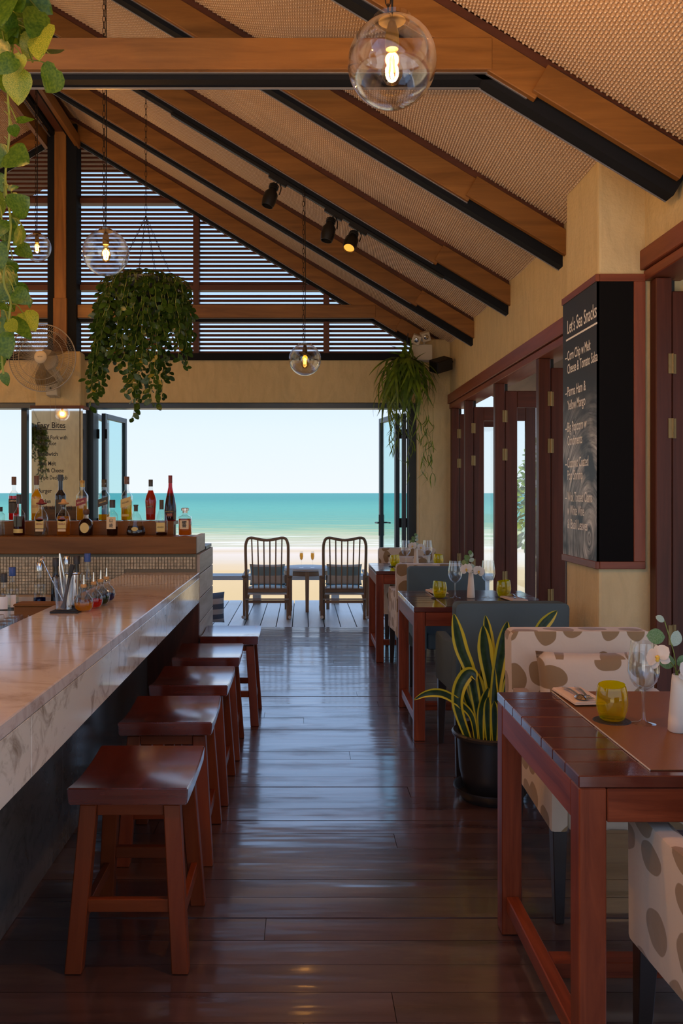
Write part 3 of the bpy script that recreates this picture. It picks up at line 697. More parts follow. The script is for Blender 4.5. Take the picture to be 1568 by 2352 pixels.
# low bench along the deck edge
bn = thing('deck_bench', 'long low grey timber bench along the outer edge of the deck', 'bench', (0, 11.2, -0.044))
mb = MB()
for q in range(2):
    mb = MB(); mb.box(-4.5, 2.8, -0.18 + q*0.18, -0.01 + q*0.18, 0.32, 0.375); mb.build('seat_board', M['teak_grey'], bn, bevel=0.004)
for xx in (-4.2, -1.75, -0.62, 0.42, 2.4):
    mb = MB(); mb.box(xx - 0.05, xx + 0.05, -0.12, 0.10, 0, 0.32); mb.build('bench_post', M['teak_grey'], bn, bevel=0.004)
# ================================================================== FRONT WALL
YW = 8.75
mb = MB(); mb.box(-6.6, 1.5, YW, 8.95, 2.36, 2.80)
wf = mb.build('wall_front', M['plaster'], fixn=True); struct(wf, 'ochre plaster lintel over the wide opening to the beach')
mb = MB(); mb.box(-2.73, -2.27, 8.55, YW + 0.1, -0.02, 2.86); cf = mb.build('column', M['plaster'], wf, bevel=0.01)
mb = MB(); mb.box(1.18, 1.56, 8.62, 8.95, -0.02, 3.0); mb.build('column', M['plaster'], wf, bevel=0.012)
mb = MB(); mb.box(-6.6, 1.55, YW - 0.03, 8.93, 2.80, 2.87); mb.build('sill_beam', M['steel'], wf)
mb = MB(); mb.box(-2.27, 1.18, YW + 0.03, 8.97, 2.305, 2.36); mb.box(-6.5, -2.73, YW + 0.03, 8.97, 2.305, 2.36); mb.build('lintel_frame', M['frame'], wf, bevel=0.004)
mb = MB(); mb.box(-2.27, -2.20, 8.80, 8.97, 0, 2.305); mb.box(1.10, 1.18, 8.80, 8.97, 0, 2.305); mb.box(-2.80, -2.73, 8.80, 8.97, 0, 2.305); mb.box(-2.99, -2.93, 8.90, 8.97, 0, 2.305); mb.build('jamb_frame', M['frame_in'], wf)
# louvred gable screen
lv = thing('louvre_screen', 'dark timber louvre screen filling the gable above the lintel', 'screen', (0, 0, 0))
lv['kind'] = 'structure'
MUL = [-5.24, -3.876, -1.124, 0.239]
for xm in MUL:
    mb = MB(); mb.box(xm - 0.03, xm + 0.03, 8.78, 8.90, 2.87, roofz(xm) + 0.05); mb.build('mullion', M['beam_dark'], lv)
for zr in (4.48, 3.57):
    xr = 1.5 - (zr - 2.88) / SL
    mb = MB(); mb.box(2*RX - xr, xr, 8.79, 8.89, zr - 0.028, zr + 0.028); mb.build('transom', M['beam_dark'], lv)
z = 2.895; sm = {}
while z < 5.1:
    if min(abs(z - 4.48), abs(z - 3.57)) > 0.045:
        xr = 1.5 - (z - 2.88) / SL + 0.06
        segs = [(-2.36, -1.15), (-1.10, 0.21), (0.268, 1.5), (-3.85, -2.62), (-5.21, -3.9), (-6.45, -5.27)]
        for a, b in segs:
            b2 = min(b, xr); a2 = max(a, 2*RX - xr)
            if b2 - a2 < 0.04: continue
            w = b2 - a2; key = round(w, 3)
            if key not in sm:
                m_ = MB(); m_.box(-w/2, w/2, -0.008, 0.008, -0.0120, 0.0120); sm[key] = m_.mesh('slat'); sm[key].materials.append(M['beam_dark'])
            o = link('slat', sm[key], None, lv, ((a2+b2)/2, 8.84, z)); o.rotation_euler = (math.radians(-10), 0, 0)
    z += 0.0455
# folding steel-framed glass leaves at both sides of the opening
def leaf_door(x0, y0, x1, y1, label, handle=False, z0=0.03, z1=2.27):
    L_ = math.hypot(x1 - x0, y1 - y0); rz = math.atan2(y1 - y0, x1 - x0)
    t = thing('folding_door', label, 'door', (x0, y0, 0), rz)
    b = 0.055
    for nm, (a0, a1, c0, c1) in (('stile', (0, b, z0, z1)), ('stile', (L_ - b, L_, z0, z1)), ('rail', (b, L_ - b, z1 - b, z1)), ('rail', (b, L_ - b, z0, z0 + 0.09))):
        mb = MB(); mb.box(a0, a1, -0.022, 0.022, c0, c1); mb.build(nm, M['frame'], t, bevel=0.003)
    mb = MB(); mb.box(b, L_ - b, -0.003, 0.003, z0 + 0.09, z1 - b); mb.build('pane', M['glass_teal'], t)
    if handle:
        h = MB(); h.box(L_ - 0.045, L_ - 0.02, -0.03, 0.03, 0.93, 1.17); hp = h.build('handle_plate', M['frame_in'], t)
        h = MB(); h.tube([(L_ - 0.03, -0.03, 1.08), (L_ - 0.03, -0.07, 1.08), (L_ - 0.15, -0.07, 1.08)], 0.009, 8); h.tube([(L_ - 0.03, 0.03, 1.08), (L_ - 0.03, 0.07, 1.08), (L_ - 0.15, 0.07, 1.08)], 0.009, 8); h.build('lever', M['frame_in'], hp, smooth=True)
    for hz in (0.4, 1.1, 2.05):
        h = MB(); h.tube([(-0.01, -0.03, hz - 0.05), (-0.01, -0.03, hz + 0.05)], 0.014, 8); h.build('hinge', M['steel'], t)
    return t
leaf_door(1.005, 8.99, 0.885, 9.66, 'blue-grey framed glass door leaf with lever handle, folded back beside the hanging fern', True)
leaf_door(1.075, 8.99, 1.075, 9.64, 'blue-grey framed glass door leaf folded edge-on between the handled leaf and the corner column', False)
leaf_door(-2.14, 8.99, -2.05, 9.66, 'blue-grey framed glass door leaf standing open next to the mirrored column', False)
leaf_door(-2.225, 8.99, -2.25, 9.64, 'blue-grey framed glass door leaf folded tight against the mirrored column', False)
leaf_door(-2.86, 8.99, -2.88, 9.64, 'blue-grey framed glass door leaf on the far side of the mirrored column', False)
# ================================================================== RIGHT WALL
mb = MB()
def wall_yz(mb, x0, x1, y0, y1, z0, z1b):
    za, zb = roofz(x0) + 0.10, roofz(x1) + 0.10
    vs = [(x0,y0,z0),(x1,y0,z0),(x1,y1,z0),(x0,y1,z0),(x0,y0,za),(x1,y0,zb),(x1,y1,zb),(x0,y1,za)]
    return mb.add(vs, [(0,3,2,1),(4,5,6,7),(0,1,5,4),(1,2,6,5),(2,3,7,6),(3,0,4,7)])
wall_yz(mb, 1.50, 1.66, 4.46, 8.75, 2.40, None)
wr_ = mb.build('wall_right', M['plaster']); struct(wr_, 'ochre plaster wall strip above the folding timber doors')
mb = MB(); wall_yz(mb, 1.40, 1.82, 3.99, 4.48, -0.02, None); mb.build('pillar', M['plaster'], wr_, bevel=0.014, bseg=2)
mb = MB(); wall_yz(mb, 1.62, 1.76, -0.6, 4.0, 2.56, None); mb.build('wall_strip', M['plaster'], wr_)
for nm, x0, y0, y1, z0 in (('trim_1', 1.475, 4.48, 8.62, 2.33), ('trim_2', 1.595, -0.6, 3.99, 2.475)):
    mb = MB(); mb.box(x0, 1.66 if nm == 'trim_1' else 1.78, y0, y1, z0, z0 + 0.095); o = mb.build(nm, M['redwood'], bevel=0.004); struct(o)
    mb = MB(); mb.box(x0 + 0.018, 1.67 if nm == 'trim_1' else 1.79, y0, y1, z0 - 0.05, z0 - 0.002); mb.build('sub_trim', M['redwood'], o, bevel=0.004)
def door_set(d, X, label, zt, n):
    t = thing('door_%d' % n, label, 'door', (X, d, 0)); t['kind'] = 'structure'; del t['category']
    mb = MB(); mb.box(0, 0.075, 0, 0.07, 0, zt); mb.build('door_post', M['doorwood'], t, bevel=0.004)
    mb = MB(); mb.box(0.082, 0.11, 0.055, 0.075, 0.0, zt); mb.build('seal', M['rubber'], t)
    for hz in (0.42, 0.76, 1.72, 2.02):
        h = MB(); h.box(0.056, 0.074, -0.004, 0.0005, hz - 0.046, hz + 0.046); h.box(0.079, 0.098, 0.010, 0.0145, hz - 0.046, hz + 0.046); h.tube([(0.077, -0.003, hz - 0.046), (0.077, -0.003, hz + 0.046)], 0.0055, 8)
        h.build('hinge', M['brass'], t)
    lf = MB(); x0, x1 = 0.082, 0.66; a, b = 0.015, 0.055; s = 0.095; z0, z1 = 0.02, zt - 0.06
    lf.box(x0, x0 + s, a, b, z0, z1); o1 = lf.build('leaf_stile', M['doorwood'], t, bevel=0.004)
    lf = MB(); lf.box(x1 - s, x1, a, b, z0, z1); lf.build('leaf_stile', M['doorwood'], t, bevel=0.004)
    lf = MB(); lf.box(x0 + s, x1 - s, a, b, z1 - 0.13, z1); lf.build('leaf_rail', M['doorwood'], t, bevel=0.004)
    lf = MB(); lf.box(x0 + s, x1 - s, a, b, z0, z0 + 0.2); lf.build('leaf_rail', M['doorwood'], t, bevel=0.004)
    lf = MB(); lf.box(x0 + s, x1 - s, (a+b)/2 - 0.003, (a+b)/2 + 0.003, z0 + 0.2, z1 - 0.13); lf.build('pane', M['glass'], t)
n = 1
for d, lab in ((8.52, 'red-brown timber door post and leaf next to the corner column'), (7.80, 'red-brown timber door post with its glazed leaf swung outwards, by the farthest table'),
               (6.58, 'red-brown timber door post with its glazed leaf swung outwards, mid wall'), (5.36, 'red-brown timber door post with its glazed leaf swung outwards, next to the chalkboard pillar')):
    door_set(d, 1.50, lab, 2.28, n); n += 1
door_set(3.90, 1.635, 'dark red-brown timber door post with brass hinges in front of the chalkboard pillar', 2.42, n)
mb = MB(); mb.box(2.32, 2.37, 3.0, 3.95, 0, 2.43); o = mb.build('door_6', M['doorwood'], bevel=0.004); struct(o)
# rest of the room (behind the camera and to the left): piers, back wall
mb = MB(); mb.box(-14, 10, -18, -0.5, -0.3, -0.004); o = mb.build('added_forecourt', plain('bounce_paving', (0.80, 0.73, 0.62), 0.85, var=0.08, bscale=2)); struct(o)  # unseen pale paving, added to bounce sunlight into the room
mb = MB(); mb.box(-8.2, -4.7, -2.35, -2.2, 0, 3.3); o = mb.build('wall_back', M['plaster']); struct(o)
for yy in (-0.6, 4.0, 8.4):
    mb = MB(); mb.box(-6.6, -6.4, yy, yy + 0.25, -0.02, 2.95); o = mb.build('wall_left', M['plaster']); struct(o)
# ================================================================== BAR
bar = thing('bar_counter', 'long bar counter with polished marble top and deep veined marble front', 'bar counter', (0, 0, 0))
mb = MB(); mb.box(-1.09, -0.64, -0.6, 5.17, 0.895, 0.93); mb.build('counter_top', M['marble_top'], bar, bevel=0.003)
for y0, y1 in ((-0.6, 1.98), (1.982, 3.93), (3.932, 5.17)):
    mb = MB(); mb.box(-0.665, -0.641, y0, y1, 0.748, 0.8945); mb.build('apron_slab', M['marble'], bar, bevel=0.0015)
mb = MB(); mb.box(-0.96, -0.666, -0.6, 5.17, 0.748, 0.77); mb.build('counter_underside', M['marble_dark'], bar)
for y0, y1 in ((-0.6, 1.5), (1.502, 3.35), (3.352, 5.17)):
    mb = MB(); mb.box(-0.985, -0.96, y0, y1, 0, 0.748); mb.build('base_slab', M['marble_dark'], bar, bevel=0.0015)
mb = MB(); mb.box(-1.08, -0.986, -0.6, 5.17, 0, 0.894); mb.build('carcass', M['subfloor'], bar)
# under-counter station inside the bar
st = thing('bar_station', 'stainless work station on the bartender side of the counter', 'work station', (0, 0, 0))
mb = MB(); mb.box(-1.75, -1.10, 0.5, 4.55, 0.74, 0.78); mb.build('worktop', M['steel_bright'], st)
mb = MB(); mb.box(-1.73, -1.10, 0.5, 4.55, 0, 0.74); mb.build('cabinet', M['blackmetal'], st)
# back bar: tiled upstand, shelves, plank-clad end
bb = thing('back_bar', 'back bar with mosaic tiled front, stepped bottle shelf and whitewashed plank end', 'back bar', (0, 0, 0))
X1 = -0.665
mb = MB(); mb.box(-3.7, X1, 5.215, 5.93, 0, 1.04); mb.build('carcass', M['grout'], bb)
mb = MB(); mb.box(-0.96, X1 + 0.02, 5.172, 5.214, 0, 0.80); mb.build('end_panel', M['doorwood'], bb)
tw = 0.0192; g = MB()
for r in range(13):
    for c in range(158):
        x1 = X1 - 0.004 - c * tw; z0 = 0.795 + r * tw
        if z0 + tw > 1.04: continue
        if z0 < 0.935 and x1 > -1.10: continue
        g.box(x1 - tw + 0.0022, x1 - 0.0022, 5.206, 5.214, z0, z0 + tw - 0.003)
t_ = g.build('mosaic_tiles', M['tile'], bb); t_['kind'] = 'stuff'
mb = MB(); mb.box(-3.7, -1.1, 5.10, 5.205, 0.755, 0.79); mb.build('ledge', M['whitewash'], bb, bevel=0.003)
mb = MB(); mb.box(-3.7, -1.1, 5.14, 5.205, 0.0, 0.75); mb.build('lower_front', M['blackmetal'], bb)
mb = MB(); mb.box(-3.7, X1 + 0.005, 5.165, 5.20, 1.045, 1.15); mb.build('shelf_front', M['shelf'], bb, bevel=0.002)
mb = MB(); mb.box(-3.7, X1 - 0.0, 5.2005, 5.43, 1.128, 1.148); mb.build('shelf_board', M['shelf'], bb)
mb = MB(); mb.box(X1 - 0.02, X1 + 0.006, 5.2005, 5.62, 1.046, 1.15); mb.build('shelf_end', M['whitewash'], bb)
mb = MB(); mb.box(-3.7, -0.835, 5.40, 5.43, 1.1485, 1.236); mb.build('upper_shelf_front', M['shelf'], bb, bevel=0.002)
mb = MB(); mb.box(-3.7, -0.835, 5.4305, 5.62, 1.215, 1.236); mb.build('upper_shelf_board', M['shelf'], bb)
mb = MB(); mb.box(-3.7, -0.85, 5.56, 5.60, 1.0405, 1.2145); mb.build('shelf_back', M['shelf'], bb)
mb = MB(); mb.box(-3.7, X1 + 0.012, 5.63, 5.96, 1.042, 1.062); mb.build('rear_ledge', M['frame'], bb)
z = 0.0
for i, h in enumerate((0.16, 0.155, 0.15, 0.15, 0.15, 0.15, 0.125)):
    mb = MB(); mb.box(X1 + 0.001, X1 + 0.022, 5.216, 5.955, z + 0.003, z + h - 0.003); mb.build('cladding_plank', M['whitewash'], bb, bevel=0.002); z += h
# ---- mirror with painted menu on the column
mi = thing('menu_mirror', 'tall framed mirror with black painted menu on the plaster column behind the bar', 'mirror', (0, 0, 0))
mb = MB(); mb.box(-2.76, -2.275, 8.530, 8.548, 0.95, 2.275); mb.build('mirror_glass', M['mirror'], mi)
mb = MB(); mb.box(-2.77, -2.265, 8.515, 8.548, 2.276, 2.305); mb.build('frame_top', M['beam_dark'], mi)
mb = MB(); mb.box(-2.262, -2.24, 8.53, 8.70, 0.95, 2.275); mb.build('side_mirror', M['mirror'], mi)
mb = MB(); mb.box(-2.264, -2.225, 8.515, 8.72, 2.276, 2.305); mb.build('side_frame', M['redwood'], mi)
SM = FPX / 8.528
def mline(body, xl, xr, yb, cap):
    me = text_mesh(body, (xr - xl) / SM, cap / SM, thick=0.012)
    me.materials.append(M['ink'])
    o = link('lettering', me, None, mi, ((xl - VX) / SM, 8.5285, CAMH - (yb - VY) / SM)); o.rotation_euler = (PI/2, 0, 0); return o
for row in (('Easy Bites', 85.5, 150, 982.6, 13.5), ('Grilled Pork with', 85.5, 154, 1009, 9.5), ('Sticky Rice', 85.5, 129, 1022.5, 9.5), ('Sandwich', 87, 132.5, 1046.7, 9.5),
            ('Tuna Melt', 87.5, 128, 1068.8, 9.5), ('Ham & Cheese', 87.5, 146, 1085, 9.5), ('Triple Deck Club', 88.5, 154.5, 1101.4, 9.5), ('Burger', 87, 119, 1131.9, 10.5),
            ('Chicken', 87, 116, 1155.6, 9.5), ('(Pork with Cheese)', 88, 165, 1169.5, 8.5)): mline(*row)
mb = MB(); mb.box((85 - VX)/SM, (151 - VX)/SM, 8.5275, 8.529, CAMH - (987.5 - VY)/SM, CAMH - (986 - VY)/SM); mb.build('underline', M['ink'], mi)
# ---- chalkboard on the right pillar
def chalk_mat():
    m, N, L, out = newmat('blackboard'); b = pbsdf(N, (0.02, 0.021, 0.023), 0.5, 0, 0.35)
    tc = N.new('ShaderNodeTexCoord'); sp = N.new('ShaderNodeSeparateXYZ'); L.new(tc.outputs['Object'], sp.inputs[0])
    mp = N.new('ShaderNodeMapping'); mp.inputs['Location'].default_value = (-1.385, -5.30, -1.20); mp.inputs['Scale'].default_value = (1, 1.3, 1); L.new(tc.outputs['Object'], mp.inputs['Vector'])
    le = N.new('ShaderNodeVectorMath'); le.operation = 'LENGTH'; L.new(mp.outputs[0], le.inputs[0])
    cx = N.new('ShaderNodeCombineXYZ'); ml = N.new('ShaderNodeMath'); ml.operation = 'MULTIPLY'; ml.inputs[1].default_value = 45; L.new(le.outputs['Value'], ml.inputs[0])
    L.new(ml.outputs[0], cx.inputs['X'])
    m5 = N.new('ShaderNodeMath'); m5.operation = 'MULTIPLY'; m5.inputs[1].default_value = 5; L.new(sp.outputs['Y'], m5.inputs[0]); L.new(m5.outputs[0], cx.inputs['Y'])
    m6 = N.new('ShaderNodeMath'); m6.operation = 'MULTIPLY'; m6.inputs[1].default_value = 3; L.new(sp.outputs['Z'], m6.inputs[0]); L.new(m6.outputs[0], cx.inputs['Z'])
    nz = N.new('ShaderNodeTexNoise'); nz.inputs['Scale'].default_value = 1; nz.inputs['Detail'].default_value = 7; nz.inputs['Roughness'].default_value = 0.65; L.new(cx.outputs[0], nz.inputs['Vector'])
    n2 = N.new('ShaderNodeTexNoise'); n2.inputs['Scale'].default_value = 5; n2.inputs['Detail'].default_value = 3; L.new(tc.outputs['Object'], n2.inputs['Vector'])
    zr = N.new('ShaderNodeMapRange'); zr.inputs['From Min'].default_value = 1.95; zr.inputs['From Max'].default_value = 1.6; L.new(sp.outputs['Z'], zr.inputs['Value'])
    s1 = N.new('ShaderNodeMapRange'); s1.inputs['From Min'].default_value = 0.36; s1.inputs['From Max'].default_value = 0.62; L.new(nz.outputs['Fac'], s1.inputs['Value'])
    s2 = N.new('ShaderNodeMapRange'); s2.inputs['From Min'].default_value = 0.36; s2.inputs['From Max'].default_value = 0.62; L.new(n2.outputs['Fac'], s2.inputs['Value'])
    a = N.new('ShaderNodeMath'); a.operation = 'MULTIPLY'; L.new(s1.outputs[0], a.inputs[0]); L.new(zr.outputs[0], a.inputs[1])
    c = N.new('ShaderNodeMath'); c.operation = 'MULTIPLY'; L.new(a.outputs[0], c.inputs[0]); L.new(s2.outputs[0], c.inputs[1])
    mm = N.new('ShaderNodeMix'); mm.data_type = 'RGBA'; L.new(c.outputs[0], mm.inputs['Factor']); mm.inputs['A'].default_value = (0.020, 0.021, 0.024, 1); mm.inputs['B'].default_value = (0.62, 0.61, 0.59, 1)
    L.new(mm.outputs['Result'], b.inputs['Base Color']); L.new(b.outputs[0], out.inputs[0]); return m
M['blackboard'] = chalk_mat(); M['blackboard2'] = plain('clean_blackboard', (0.006, 0.005, 0.005), 0.75, 0, 0.08)
cb = thing('chalkboard', 'tall black chalkboard menu wrapped round the corner of the plaster pillar', 'chalkboard', (0, 0, 0))
BX, BY, Z0, Z1 = 1.385, 3.975, 1.06, 2.455
mb = MB(); mb.box(BX, 1.398, BY, 4.49, Z0 + 0.035, Z1 - 0.035); mb.build('board', M['blackboard'], cb)
mb = MB(); mb.box(BX + 0.0005, 1.56, BY, 3.988, Z0 + 0.035, Z1 - 0.035); mb.build('board', M['blackboard2'], cb)
for z0, z1 in ((Z0, Z0 + 0.035), (Z1 - 0.035, Z1)):
    mb = MB(); mb.box(BX - 0.006, 1.398, BY - 0.006, 4.495, z0, z1); mb.build('frame_strip', M['redwood'], cb, bevel=0.002)
    mb = MB(); mb.box(1.3985, 1.615, BY - 0.006, 3.988, z0, z1); mb.build('frame_strip', M['redwood'], cb, bevel=0.002)
mb = MB(); mb.box(1.5605, 1.615, BY - 0.006, 3.988, Z0 + 0.0352, Z1 - 0.0352); mb.build('frame_strip', M['redwood'], cb, bevel=0.002)
def yb(px): return FPX * BX / (px - VX)
Rt = Matrix(((0, 0, -1), (-1, 0, 0), (0, 1, 0))).to_euler()
def cline(body, xr, z, cap=0.052, xl=1303):
    me = text_mesh(body, yb(xl) - yb(xr), cap, thick=0.006); me.materials.append(M['chalk'])
    o = link('lettering', me, None, cb, (BX - 0.0008, yb(xl), z)); o.rotation_euler = Rt
for row in (("Let's Sea Snacks", 1370, 2.253, 0.072), ('Corn Chip w Melt', 1356, 2.112), ('Cheese & Tomato Salsa', 1372, 2.043), ('Parma Ham &', 1345, 1.925), ('Yellow Mango', 1344, 1.853),
            ('Big Popcorn w', 1347, 1.739), ('Condiments', 1337, 1.668), ('Coconut Coated', 1351, 1.552), ('Pop Shrimp', 1338, 1.488), ('Wok Tossed Clams', 1360, 1.375), ('w White Wine', 1341, 1.306), ('& Basil Leaves', 1349, 1.235)):
    cline(*row)
for z in (2.125, 1.938, 1.752, 1.565, 1.388):
    mb = MB(); mb.box(BX - 0.001, BX - 0.0002, yb(1301.5), yb(1298), z, z + 0.006); mb.build('dash', M['chalk'], cb)
mb = MB(); mb.box(BX - 0.001, BX - 0.0002, yb(1371), yb(1300), 2.218, 2.227); mb.build('underline', M['chalk'], cb)
# ---- wall fan
fan = thing('wall_fan', 'ivory wall-mounted fan with round wire guard on the column', 'fan', (0, 0, 0))
fc = P(97, 822, 8.16); FR = 0.325
g = MB()
for k in range(96):
    a = 2*PI*k/96
    pts = []
    for r, dy in ((0.062, -0.055), (0.16, -0.055), (0.27, -0.035), (FR, 0.0)):
        aa = a + 0.25 * (1 - r / FR)
        pts.append((fc.x + r*math.cos(aa), fc.y + dy, fc.z + r*math.sin(aa)))
    g.tube(pts, 0.0017, 3, cap=False)
    pts = [(fc.x + r*math.cos(a), fc.y + dy, fc.z + r*math.sin(a)) for r, dy in ((FR, 0.0), (0.28, 0.06), (0.12, 0.085))]
    g.tube(pts, 0.0011, 3, cap=False)
def ring(g, r, dy, w, n=48):
    g.tube([(fc.x + r*math.cos(2*PI*k/n), fc.y + dy, fc.z + r*math.sin(2*PI*k/n)) for k in range(n)], w, 5, closed=True)
for r, dy, w in ((FR, 0, 0.006), (0.27, -0.0355, 0.003), (0.215, -0.046, 0.003), (0.28, 0.06, 0.002)): ring(g, r, dy, w)
g.build('guard', M['wire'], fan)
mb = MB(); mb.lathe([(0.0005, -0.075), (0.03, -0.073), (0.055, -0.066), (0.062, -0.055), (0.060, -0.045)], 28, (fc.x, fc.y, fc.z), axis='y'); hub = mb.build('hub_cap', M['ivory'], fan, smooth=True)
me = text_mesh('HATARI', 0.05, 0.010, center=True, thick=0.01); me.materials.append(M['ink']); o = link('lettering', me, None, hub, (fc.x, fc.y - 0.0755, fc.z - 0.004)); o.rotation_euler = (PI/2, 0, 0)
for k in range(3):
    m_ = MB(); a0 = 2*PI*k/3 + 0.4; vs = []; fs = []
    for i in range(8):
        t = i / 7; r = 0.05 + 0.225 * t; wd = (0.35 + 0.75 * math.sin(t * 2.2)) * 0.75
        for j, s in enumerate((-0.5, 0, 0.5)):
            a = a0 + s * wd + 0.3 * t; vs.append((fc.x + r*math.cos(a), fc.y + 0.015 + s * 0.05, fc.z + r*math.sin(a)))
        if i:
            for j in range(2): fs.append((3*i-3+j, 3*i-2+j, 3*i+1+j, 3*i+j))
    m_.add(vs, fs); m_.build('blade', M['blade'], fan, smooth=True)
mb = MB(); mb.lathe([(0.001, 0.09), (0.06, 0.09), (0.10, 0.10), (0.105, 0.14), (0.09, 0.20), (0.05, 0.23), (0.001, 0.235)], 24, (fc.x + 0.01, fc.y, fc.z), axis='y'); mb.build('motor_housing', M['ivory'], fan, smooth=True)
mb = MB(); mb.tube([(fc.x + 0.02, fc.y + 0.2, fc.z - 0.03), (fc.x + 0.06, 8.42, 2.62), (fc.x + 0.10, 8.47, 2.56)], 0.022, 10); mb.build('neck', M['ivory'], fan, smooth=True)
b0 = P(110, 890, 8.5); mb = MB(); mb.prism([(8.549, 2.66), (8.44, 2.66), (8.40, 2.52), (8.43, 2.40), (8.549, 2.385)], b0.x, b0.x + 0.115, 'yz'); bx_ = mb.build('control_box', M['ivory'], fan, bevel=0.006, fixn=True)
mb = MB(); mb.box(b0.x + 0.05, b0.x + 0.062, 8.395, 8.42, 2.455, 2.475); mb.build('switch', M['blackmetal'], bx_)
for dx in (0.035, 0.085):
    mb = MB(); mb.tube([(b0.x + dx, 8.46, 2.40), (b0.x + dx, 8.465, 2.06)], 0.0012, 4); mb.build('pull_cord', M['wire'], fan)
# ================================================================== STOOLS
def make_stool():
    t = thing('bar_stool', 'x', 'stool', (0, 0, 0), 0, 'bar stools along the marble counter')
    w, dp, H = 0.36, 0.425, 0.545
    nx, ny = 6, 14; mb = MB(); vs = []; fs = []
    def dip(v): return -0.017 * (1 - v * v)
    for top in (1, 0):
        for j in range(ny + 1):
            v = -1 + 2*j/ny
            for i in range(nx + 1):
                u = -1 + 2*i/nx
                if top: z = H + dip(v) * (1 - 0.12*u*u) 
                else: z = H - 0.052 + 0.35 * dip(v)
                ins = 0 if top else 0.004
                vs.append((u * (w/2 - ins), v * (dp/2 - ins), z))
    n1 = (nx+1)*(ny+1)
    for j in range(ny):
        for i in range(nx):
            a = j*(nx+1)+i; fs.append((a, a+1, a+nx+2, a+nx+1)); fs.append((n1+a+nx+1, n1+a+nx+2, n1+a+1, n1+a))
    for i in range(nx):
        a = i; fs.append((n1+a, n1+a+1, a+1, a)); a = ny*(nx+1)+i; fs.append((a, a+1, n1+a+1, n1+a))
    for j in range(ny):
        a = j*(nx+1); fs.append((a, a+nx+1, n1+a+nx+1, n1+a)); a += nx; fs.append((n1+a, n1+a+nx+1, a+nx+1, a))
    mb.add(vs, fs)
    me = mb.mesh('seat'); 
    bm = bmesh.new(); bm.from_mesh(me); bmesh.ops.recalc_face_normals(bm, faces=bm.faces)
    ed = [e for e in bm.edges if len(e.link_faces) == 2 and e.calc_face_angle(0) > 0.9]
    bmesh.ops.bevel(bm, geom=ed, offset=0.004, segments=2, affect='EDGES', clamp_overlap=True); bm.to_mesh(me); bm.free()
    me.polygons.foreach_set('use_smooth', [True] * len(me.polygons)); me.set_sharp_from_angle(angle=math.radians(50))
    link('seat', me, M['stoolseat'], t)
    tx, ty, bx_, by_ = 0.125, 0.155, 0.158, 0.205
    for sx in (-1, 1):
        for sy in (-1, 1):
            mb = MB(); mb.taper((sx*bx_, sy*by_, 0), (0.025, 0.022), (sx*tx, sy*ty, H - 0.062), (0.025, 0.022)); mb.build('leg', M['stool'], t, bevel=0.003)
    def at(z): f = z / (H - 0.06); return bx_ + (tx - bx_) * f, by_ + (ty - by_) * f
    for sy in (-1, 1):
        x, y = at(0.462); mb = MB(); mb.box(-x + 0.026, x - 0.026, sy*y - 0.010, sy*y + 0.010, 0.447, 0.482); mb.build('apron', M['stool'], t, bevel=0.002)
        x, y = at(0.19); mb = MB(); mb.box(-x + 0.024, x - 0.024, sy*y - 0.012, sy*y + 0.012, 0.17, 0.208); mb.build('stretcher', M['stool'], t, bevel=0.002)
    for sx in (-1, 1):
        x, y = at(0.462); mb = MB(); mb.box(sx*x - 0.010, sx*x + 0.010, -y + 0.024, y - 0.024, 0.447, 0.482); mb.build('apron', M['stool'], t, bevel=0.002)
        x, y = at(0.14); mb = MB(); mb.box(sx*x - 0.011, sx*x + 0.011, -y + 0.02, y - 0.02, 0.118, 0.158); mb.build('stretcher', M['stool'], t, bevel=0.002)
    return t
stool = make_stool()
sl_ = ['red-brown wooden saddle stool, first of the row and farthest from the beach', 'red-brown wooden saddle stool, second of the row from the end away from the beach',
       'red-brown wooden saddle stool in the middle of the row of five', 'red-brown wooden saddle stool, fourth of the row, next to the one at the bar end', 'red-brown wooden saddle stool at the beach end of the bar']
for i, (xl, xr, yf) in enumerate(((152, 432, 1815), (267, 485, 1663), (340, 523, 1577), (393, 547, 1513), (435, 568, 1464))):
    d = FPX * (CAMH - 0.54) / (yf - VY); xc = ((xl + xr) / 2 - VX) * d / FPX
    if i == 4: xc += 0.062       # clear of the plank-clad bar end
    loc = (xc, d + 0.2125, 0.001); rz = RND.uniform(-0.02, 0.02)
    if i == 0: stool.location = loc; stool.rotation_euler.z = rz; stool['label'] = sl_[0]
    else: copy_tree(stool, loc, rz, sl_[i])
